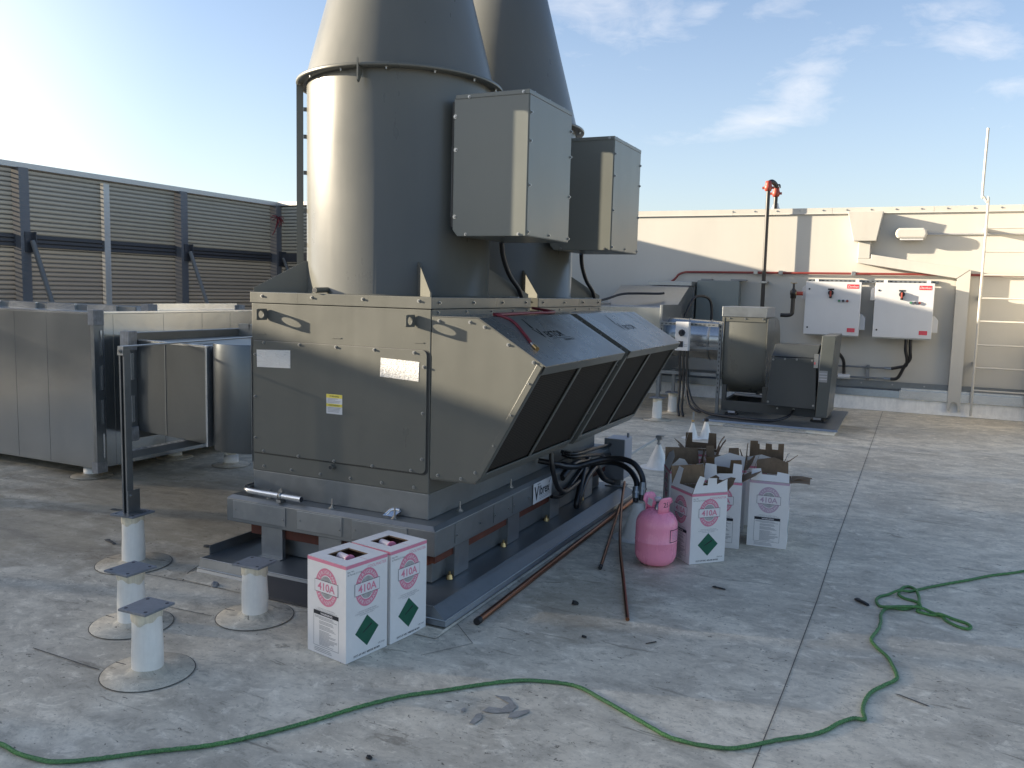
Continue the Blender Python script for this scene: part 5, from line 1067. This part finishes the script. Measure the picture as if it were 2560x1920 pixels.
cone('white cone flashing behind the pink cylinder, taking the two black conduits', (0.628, 1.635), 0.100, 0.235, 0.034)
t = cone('larger white cone flashing with a bent conduit stub, beyond the junction box', (0.125, 3.95), 0.108, 0.215, 0.022)
m = MB('galv'); m.cyl((0, 0, 0.21), (0, 0, 0.262), 0.013); m.cyl((0, 0, 0.222), (0, 0, 0.235), 0.020, seg=6, smooth=False); m.box(-0.028, 0.028, -0.02, 0.02, 0.262, 0.30); m.box(-0.02, 0.052, -0.024, 0.024, 0.3005, 0.306); m.use('white_metal').cyl((-0.02, -0.01, 0.272), (-0.175, -0.35, 0.155), 0.011, seg=10); m.build('conduit_stub', t, at=(0, 0, 0))
t = cone('left one of the two small white cones by the blower curb', (0.02, 5.76), 0.062, 0.175, 0.016)
m = MB('galv'); m.cyl((0, 0, 0.174), (0, 0, 0.30), 0.012); m.use('brass'); m.cyl((0, 0, 0.19), (0, 0, 0.21), 0.018, seg=6, smooth=False); m.build('conduit_stub', t, at=(0, 0, 0))
t = cone('right one of the two small white cones, capped black on top', (0.148, 5.86), 0.064, 0.19, 0.02)
m = MB('black_rubber'); m.cyl((0, 0, 0.1905), (0, 0, 0.222), 0.026); m.build('cap', t, at=(0, 0, 0))

# ------------------------------------------------------------------ copper tubes on the roof
t = thing('copper_tube', 'long copper tube with a black taped end lying beside the curb', 'copper pipe', (0.35, 1.2, 0.017), group='copper tubes')
m = MB('copper'); m.tube([(0.384, -0.150, 0.0175), (0.366, 0.6, 0.0175), (0.348, 1.4, 0.0178), (0.330, 2.1, 0.0177), (0.318, 2.72, 0.0177)], 0.0165, seg=14, sub=2); m.build('tube', t)
m = MB('black_rubber'); m.cyl((0.3860, -0.182, 0.0185), (0.3845, -0.148, 0.0185), 0.0178, seg=14); m.build('end_cap', t)
t = thing('copper_tube', 'thin copper tube leaning from the curb corner, its open end nearest the camera', 'copper pipe', (0.6, 1.2, 0.01), group='copper tubes')
m = MB('copper'); m.tube([(0.245, 2.55, 0.150), (0.40, 2.0, 0.103), (0.62, 1.30, 0.055), (0.82, 0.75, 0.0215), (1.013, 0.222, 0.0105)], 0.0098, seg=12, sub=4); m.build('tube', t)
t = thing('copper_tube', 'thin copper tube with a black cap on its end, crossing under the other', 'copper pipe', (0.5, 1.4, 0.01), group='copper tubes')
m = MB('copper'); m.tube([(0.31, 2.25, 0.046), (0.46, 1.62, 0.020), (0.630, 0.915, 0.0105)], 0.0098, seg=12, sub=4); m.build('tube', t)
m = MB('black_rubber'); m.cyl((0.625, 0.935, 0.0118), (0.634, 0.893, 0.0118), 0.0113, seg=12); m.build('end_cap', t)

# ------------------------------------------------------------------ the green rope
rope = [(-0.70, -1.93), (-0.572, -1.905), (-0.451, -1.915), (-0.311, -1.898), (-0.203, -1.826), (-0.066, -1.699), (0.071, -1.583), (0.177, -1.447), (0.284, -1.272), (0.373, -1.106), (0.469, -0.963), (0.588, -0.842), (0.724, -0.7), (0.83, -0.615), (0.955, -0.567), (1.054, -0.56), (1.173, -0.615), (1.286, -0.671), (1.394, -0.727), (1.493, -0.771), (1.61, -0.769), (1.716, -0.73), (1.845, -0.60), (1.935, -0.52), (1.994, -0.443), (2.03, -0.367), (2.079, -0.300), (2.118, -0.287), (2.108, -0.217), (2.111, -0.126), (2.13, -0.033), (2.168, 0.047), (2.219, 0.144), (2.222, 0.197), (2.209, 0.27), (2.18, 0.38), (2.137, 0.461), (2.108, 0.541), (2.112, 0.608), (2.132, 0.716), (2.139, 0.828), (2.136, 0.923), (2.153, 1.018), (2.188, 1.058), (2.24, 1.062), (2.291, 1.129), (2.315, 1.190), (2.291, 1.227), (2.243, 1.246), (2.213, 1.304), (2.231, 1.42), (2.269, 1.466), (2.302, 1.411), (2.315, 1.286), (2.312, 1.176), (2.322, 1.135), (2.305, 1.072), (2.357, 1.050), (2.416, 1.052), (2.439, 0.994), (2.486, 0.941), (2.527, 0.928), (2.544, 0.966), (2.527, 1.008), (2.47, 1.040), (2.412, 1.040), (2.382, 1.080), (2.317, 1.091), (2.24, 1.066), (2.164, 1.018), (2.126, 1.055), (2.107, 1.133), (2.121, 1.205), (2.162, 1.266), (2.216, 1.324), (2.27, 1.383), (2.346, 1.485), (2.459, 1.629), (2.576, 1.767), (2.696, 1.921), (2.818, 2.045), (2.92, 2.16), (3.15, 2.40)]
RR = 0.0072
zs = [RR+0.001]*len(rope)
for i in range(48, len(rope)-6):                          # ride over the strands already laid
    for j in range(i-4):
        if math.hypot(rope[i][0]-rope[j][0], rope[i][1]-rope[j][1]) < 0.028: zs[i] = max(zs[i], zs[j]+2*RR)
t = thing('rope', 'green twisted rope snaking across the roof with loops at its right end', 'rope', (1.2, -0.5, 0))
m = MB('rope'); m.tube([(x, y, z) for (x, y), z in zip(rope, zs)], RR, seg=12, sub=12, twist=190.0, lobes=3, depth=0.16); m.build('strand', t)

# ------------------------------------------------------------------ scraps on the roof
def scrap(label, x, y, pts, mat='black_rubber', h=0.006, rot=0.0, cat='scrap', name='tape_scrap'):
    m = MB(mat); c, s_ = math.cos(rot), math.sin(rot); P = [(x+a*c-b*s_, y+a*s_+b*c, 0.004) for a, b in pts]; n = len(P)
    cx_ = sum(p[0] for p in P)/n; cy_ = sum(p[1] for p in P)/n
    m.add(P+[(cx_+(p[0]-cx_)*0.86, cy_+(p[1]-cy_)*0.86, 0.004+h*(0.6+0.4*((i*7) % 3)/2)) for i, p in enumerate(P)], [tuple(range(n))[::-1], tuple(range(n, 2*n))]+[(i, (i+1) % n, (i+1) % n+n, i+n) for i in range(n)])
    return tag(m.build(name, at=(x, y, 0)), label, cat)
STR = [(-0.05, -0.006), (-0.02, -0.011), (0.02, -0.008), (0.052, -0.010), (0.055, 0.006), (0.015, 0.008), (-0.02, 0.012), (-0.035, 0.020), (-0.045, 0.006)]
scrap('curled black scrap of tape on the roof left of the rope loops', 2.036, 1.075, STR, h=0.012, rot=R(-45))
scrap('small black scrap on the roof between the opened cartons and the seam', 1.314, 0.916, [(a*0.75, b*0.8) for a, b in STR], rot=R(-10))
BL = [(-0.018, -0.01), (0.0, -0.016), (0.018, -0.008), (0.016, 0.010), (-0.004, 0.016), (-0.020, 0.006)]
scrap('dark lump on the roof between the copper tubes', 0.705, 0.308, BL, h=0.016, name='pebble', cat='pebble')
scrap('dark pebble on the roof near the open end of the thin copper tube', 0.895, -0.069, [(a*0.7, b*0.5) for a, b in BL], h=0.008, name='pebble', cat='pebble')
scrap('round black pebble on the roof below the rope', 0.604, -1.384, [(a*0.62, b*0.62) for a, b in BL], h=0.008, name='pebble', cat='pebble')
scrap('dark lump of sealant beside the lone pipe support at the curb', -1.074, -0.268-0.12, [(a*1.1, b*1.3) for a, b in BL], 'sealant', 0.022, name='sealant_lump', cat='scrap')
scrap('thin dark shred on the roof beyond the rope corner', 1.19, 0.02, [(-0.03, -0.003), (0.03, -0.004), (0.032, 0.003), (-0.028, 0.004)], rot=R(50), h=0.003, name='shred')
scrap('grey flake of membrane on the roof right of the rope', 2.29, -0.02, [(-0.08, -0.003), (0.05, -0.004), (0.06, 0.003), (-0.07, 0.004)], 'seam', 0.003, R(-25), name='flake')
scrap('dark flake on the tan stained roof in front of the big left duct', -2.75, 0.42, [(a*1.8, b*0.9) for a, b in STR], 'seam', 0.006, R(10), name='flake')
scrap('rusty flake on the stained roof left of the strut post', -2.20, -0.12, [(a*1.3, b*1.2) for a, b in STR], 'seam', 0.006, R(-15), name='flake')
scrap('dark flake on the roof behind the strut post', -1.62, 0.10, [(a*1.2, b*1.1) for a, b in BL], 'seam', 0.010, R(30), name='flake')

# ------------------------------------------------------------------ blower at the far end
bx0, bx1, by0 = -0.02, 0.515, 7.46
t = thing('blower_curb', 'low metal-capped curb under the blower', 'roof curb', (0.6, 7.7, 0))
m = MB('galv'); m.box(-0.10, 1.47, 6.86, 8.75, 0.055, 0.072); m.add([(-0.12,6.845,0.05),(1.48,6.845,0.05),(1.47,6.86,0.071),(-0.10,6.86,0.071)], [(0,1,2,3)]); m.build('cap', t, 0.003)
m = MB('boot'); m.box(-0.08, 1.44, 6.875, 8.72, 0.002, 0.0545); m.build('upstand', t)
m = MB('galv_bright'); m.box(0.15, 1.12, 6.83, 6.856, 0.004, 0.03); m.build('trim', t)
t = thing('blower', 'grey centrifugal blower with a dark belt cover, standing before the far wall', 'blower', (0.65, 7.9, 0.07))
prof = [(by0, 1.335), (by0, 0.74), (by0+0.02, 0.60), (by0+0.08, 0.48), (by0+0.19, 0.39), (by0+0.35, 0.335), (by0+0.55, 0.32), (by0+0.80, 0.36), (by0+1.02, 0.50), (by0+1.15, 0.72), (by0+1.18, 0.95), (by0+1.10, 1.16), (by0+0.95, 1.29), (by0+0.75, 1.335)]
m = MB('fan_grey'); m.prism([(bx0, y, z) for y, z in prof], (bx1-bx0, 0, 0)); o = m.build('scroll_housing', t, 0.006)
for p in o.data.polygons: p.use_smooth = abs(p.normal.x) < 0.3
m = MB('fan_grey')
for x in (bx0-0.012, bx1+0.0005): m.prism([(x, by0+0.01+(y-by0-0.01)*1.0-0.018*(y < by0+0.2)+0.02*(y > by0+0.9), z-0.012*(z < 0.45)) for y, z in prof], (0.011, 0, 0))
m.build('side_plate', t)
m = MB('galv'); m.box(bx0-0.035, bx1-0.01, by0-0.022, by0+0.72, 1.345, 1.478); m.build('outlet_collar', t, 0.006)
m = MB('fan_grey'); m.box(bx0-0.028, bx1-0.016, by0-0.012, by0+0.015, 1.285, 1.344); m.build('outlet_flange', t, 0.003)
for x in (0.04, 0.24, 0.46): bolt(t, (x, by0-0.0125, 1.327), (0, -1, 0), 0.010, 0.008)
for x0, x1, z0, z1 in ((-0.01, 1.30, 0.125, 0.255),):
    m = MB('fan_dark'); m.box(x0, x1, by0-0.02, by0+0.03, z0, z1); m.box(x0, x1, by0+0.90, by0+0.95, z0, z1); m.box(x0, x0+0.05, by0+0.0305, by0+0.8995, z0, z1); m.box(x1-0.05, x1, by0+0.0305, by0+0.8995, z0, z1); m.build('base_frame', t, 0.004)
MB('fan_dark').box(-0.01, 0.045, by0-0.018, by0+0.05, 0.2555, 0.46).build('bearing_leg', t, 0.003)
MB('fan_dark').box(0.50, 0.56, by0, by0+0.06, 0.2555, 0.46).build('bearing_leg', t, 0.003)
m = MB('slate_light'); m.cyl((0.10, by0+0.30, 0.315), (0.56, by0+0.30, 0.30), 0.020); m.build('drain_tube', t)
cvx0, cvx1 = 0.575, 1.145
m = MB('fan_dark'); m.prism([(cvx0, 7.28, 0.255), (cvx1+0.03, 7.28, 0.245), (cvx1, 7.28, 0.872), (cvx0+0.05, 7.28, 0.862)], (0, 0.35, 0)); m.build('belt_cover', t, 0.006)
m = MB('fan_dark'); m.prism([(cvx0+0.045, 7.30, 0.876), (cvx1+0.005, 7.30, 0.878), (cvx1+0.02, 7.44, 1.030), (cvx0+0.055, 7.44, 1.020)], (0, 0.30, -0.0)); m.build('cover_top', t, 0.005)
for x, z in ((0.64, 0.835), (1.10, 0.845), (0.605, 0.30), (1.145, 0.29), (0.78, 0.848), (0.92, 0.85), (0.70, 0.205), (0.90, 0.205)): bolt(t, (x, 7.279 if z > 0.25 else by0-0.0205, z), (0, -1, 0), 0.011, 0.008)
m = MB('guard_grey'); m.prism([(cvx1+0.035, 7.26, 0.155), (cvx1+0.165, 7.26, 0.15), (cvx1+0.215, 7.26, 1.160), (cvx1+0.055, 7.26, 1.155)], (0, 0.95, 0)); m.build('side_guard', t, 0.006)
m = MB('slate_light')
for k in range(3): m.box(cvx1+0.050, cvx1+0.14, 7.256, 7.2585, 0.62+0.034*k, 0.632+0.034*k)
m.use('slate').box(cvx1+0.045, cvx1+0.145, 7.2587, 7.2597, 0.59, 0.73); m.build('vent_label', t)
m = MB('steel'); m.box(cvx1-0.02, cvx1+0.03, 7.255, 7.278, 0.76, 0.93); m.use('logo_red').box(cvx1-0.014, cvx1-0.002, 7.2535, 7.2548, 0.80, 0.83); m.build('latch', t)
for x in (0.12, 1.18):
    for y in (by0, by0+0.90):
        m = MB('slate_light'); m.box(x-0.04, x+0.05, y-0.015, y+0.06, 0.095, 0.1248); m.use('black_rubber').box(x-0.075, x+0.085, y-0.03, y+0.075, 0.0725, 0.0945); m.build('spring_foot', t, 0.004)
cable('black power cable running along the blower curb into its base', [(-0.47, 7.40, 0.60), (-0.44, 7.38, 0.40), (-0.34, 7.30, 0.20), (-0.15, 7.20, 0.105), (0.15, 7.08, 0.093), (0.55, 7.0, 0.093), (0.72, 7.05, 0.098), (0.86, 7.20, 0.14), (0.90, 7.43, 0.19)], 0.017)
# strut frame with disconnect
t = thing('strut_rack', 'slotted strut rack left of the blower holding the white switch', 'strut support', (-0.45, 7.5, 0))
for x in (-0.075, -0.86):
    m = MB('galv_dull'); m.box(x-0.021, x+0.021, 7.48, 7.521, 0.073 if x > -0.5 else 0.30, 1.262); m.use('ink_black')
    for k in range(16): m.box(x-0.007, x+0.007, 7.4788, 7.4798, 0.34+0.057*k, 0.366+0.057*k)
    m.build('post', t)
m = MB('galv_dull'); m.box(-0.88, -0.0965, 7.44, 7.479, 1.205, 1.246); m.use('ink_black')
for k in range(13): m.box(-0.86+0.057*k, -0.83+0.057*k, 7.4385, 7.4395, 1.219, 1.232)
m.build('rail', t)
m = MB('galv_dull'); m.box(-0.88, -0.0965, 7.44, 7.479, 0.555, 0.596); m.build('rail', t)
m = MB('galv_dull'); m.box(-0.90, -0.055, 7.522, 7.56, 0.90, 0.93); m.build('rail', t)
t = thing('disconnect_switch', 'small white disconnect switch box on the strut rack', 'switch', (-0.53, 7.4, 0.88))
m = MB('panel_white'); m.box(-0.635, -0.455, 7.345, 7.439, 0.878, 1.258); m.build('case', t, 0.008)
m = MB('ink_black'); m.cyl((-0.548, 7.344, 1.115), (-0.548, 7.318, 1.115), 0.046, 0.04, seg=8); m.box(-0.562, -0.534, 7.298, 7.317, 1.07, 1.15); m.build('switch_knob', t, 0.004)
m = MB('ink_black'); m.box(-0.600, -0.526, 7.338, 7.3445, 0.925, 1.005); m.build('cover_window', t, 0.003)
m = MB('ink_grey'); m.box(-0.515, -0.465, 7.343, 7.3447, 0.955, 0.962); m.box(-0.515, -0.465, 7.343, 7.3447, 0.935, 0.942); m.build('printed_label', t)
for k, x in enumerate((-0.575, -0.525, -0.475)):
    cable('%s black cable hanging under the white disconnect switch' % ('left', 'middle', 'right')[k], [(x, 7.40, 0.875), (x+0.004, 7.40, 0.70), (x+0.012, 7.405, 0.56), (x+0.02, 7.40, 0.40), ((x+0.02, 7.36, 0.12) if k < 2 else (x+0.03, 7.36, 0.30))] + ([(x+0.055, 7.30, 0.02)] if k < 2 else [(x+0.10, 7.28, 0.16), (x+0.25, 7.22, 0.10)]), 0.0165)
# ducts to the blower
t = thing('duct', 'galvanised duct behind the hoods with a round length into the blower', 'duct', (-1.2, 8.0, 0.6))
m = MB('duct'); m.box(-3.2, -0.92, 7.62, 8.55, 0.60, 1.43); m.build('duct_body', t, 0.004)
m = MB('duct'); m.cyl((-0.915, 8.05, 1.03), (-0.035, 8.05, 0.99), 0.27, seg=40, caps=False); o = m.build('round_duct', t)
for x in (-0.60, -0.30):
    m = MB('galv'); m.lathe([(0.272, -0.014), (0.279, -0.010), (0.279, 0.010), (0.272, 0.014)], (0, 0, 0), 40); m.v = [Vector((x+p.z, 8.05+p.x, 1.03-0.045*(x+0.915)+p.y)) for p in m.v]; m.build('joint_band', t)
m = MB('galv_dull'); m.box(-0.918, -0.885, 7.58, 8.59, 0.56, 1.47); m.build('joint_flange', t, 0.003)
m = MB('galv'); m.box(-2.0, -1.96, 7.58, 8.59, 0.56, 1.47); m.build('joint_flange', t, 0.003)
t = thing('duct', 'sloping galvanised duct rising to the far wall under the red conduit', 'duct', (-1.2, 9.1, 1.3))
m = MB('galv'); m.prism([(-2.05, 8.30, 1.435), (-2.05, 8.58, 1.435), (-2.05, 9.30, 1.74), (-2.05, 9.80, 1.75), (-2.05, 9.80, 0.95), (-2.05, 8.60, 0.95)][1:], (1.10, 0, 0)); m.build('duct_body', t, 0.005)
m = MB('galv'); m.box(-1.62, -0.93, 9.35, 9.80, 1.752, 1.82); m.build('top_curb', t, 0.005)
m = MB('galv_dull'); m.box(-0.9495, -0.93, 9.55, 9.80, 0.95, 1.75); m.build('joint_flange', t, 0.003)
cable('black conduit clipped along the top of the far ducts', [(-2.10, 8.2, 1.47), (-1.95, 8.4, 1.53), (-1.80, 8.6, 1.60), (-1.62, 8.72, 1.615), (-1.30, 8.8, 1.62), (-1.22, 8.85, 1.63)], 0.018)
cable('black conduit looping down beside the grey enclosure', [(-0.98, 9.0, 1.15), (-0.90, 9.1, 1.42), (-0.84, 9.2, 1.57), (-0.75, 9.32, 1.60), (-0.66, 9.42, 1.55), (-0.625, 9.45, 1.42), (-0.62, 9.45, 1.20)], 0.020)

# worn spots where the top film of the membrane has peeled
def worn(cx, cy, pts):
    m = MB('worn'); m.add([(cx+a, cy+b, 0.0035) for a, b in pts], [tuple(range(len(pts)))]); structure(m.build('roof_stain'))
M['worn'] = paint('worn_membrane', (0.30, 0.29, 0.265), 0.7, 0.25, 30, spec=0.2, world=True)
worn(0.802, -0.973, [(-0.008, -0.046), (0.01, -0.04), (0.017, 0.01), (-0.004, 0.046), (-0.017, 0.03)])
worn(0.835, -0.837, [(-0.042, -0.075), (-0.034, -0.031), (0.016, -0.022), (0.024, 0.028), (-0.03, 0.05), (-0.056, 0.06), (0.001, 0.076), (0.064, 0.017), (0.059, -0.034), (-0.003, -0.072)])
worn(0.927, -0.867, [(-0.023, -0.047), (-0.034, -0.002), (0.023, 0.052), (0.028, 0.026), (0.005, -0.028)])
worn(0.726, -0.938, [(0.003, -0.021), (0.01, -0.004), (-0.003, 0.022), (-0.01, 0.002)])
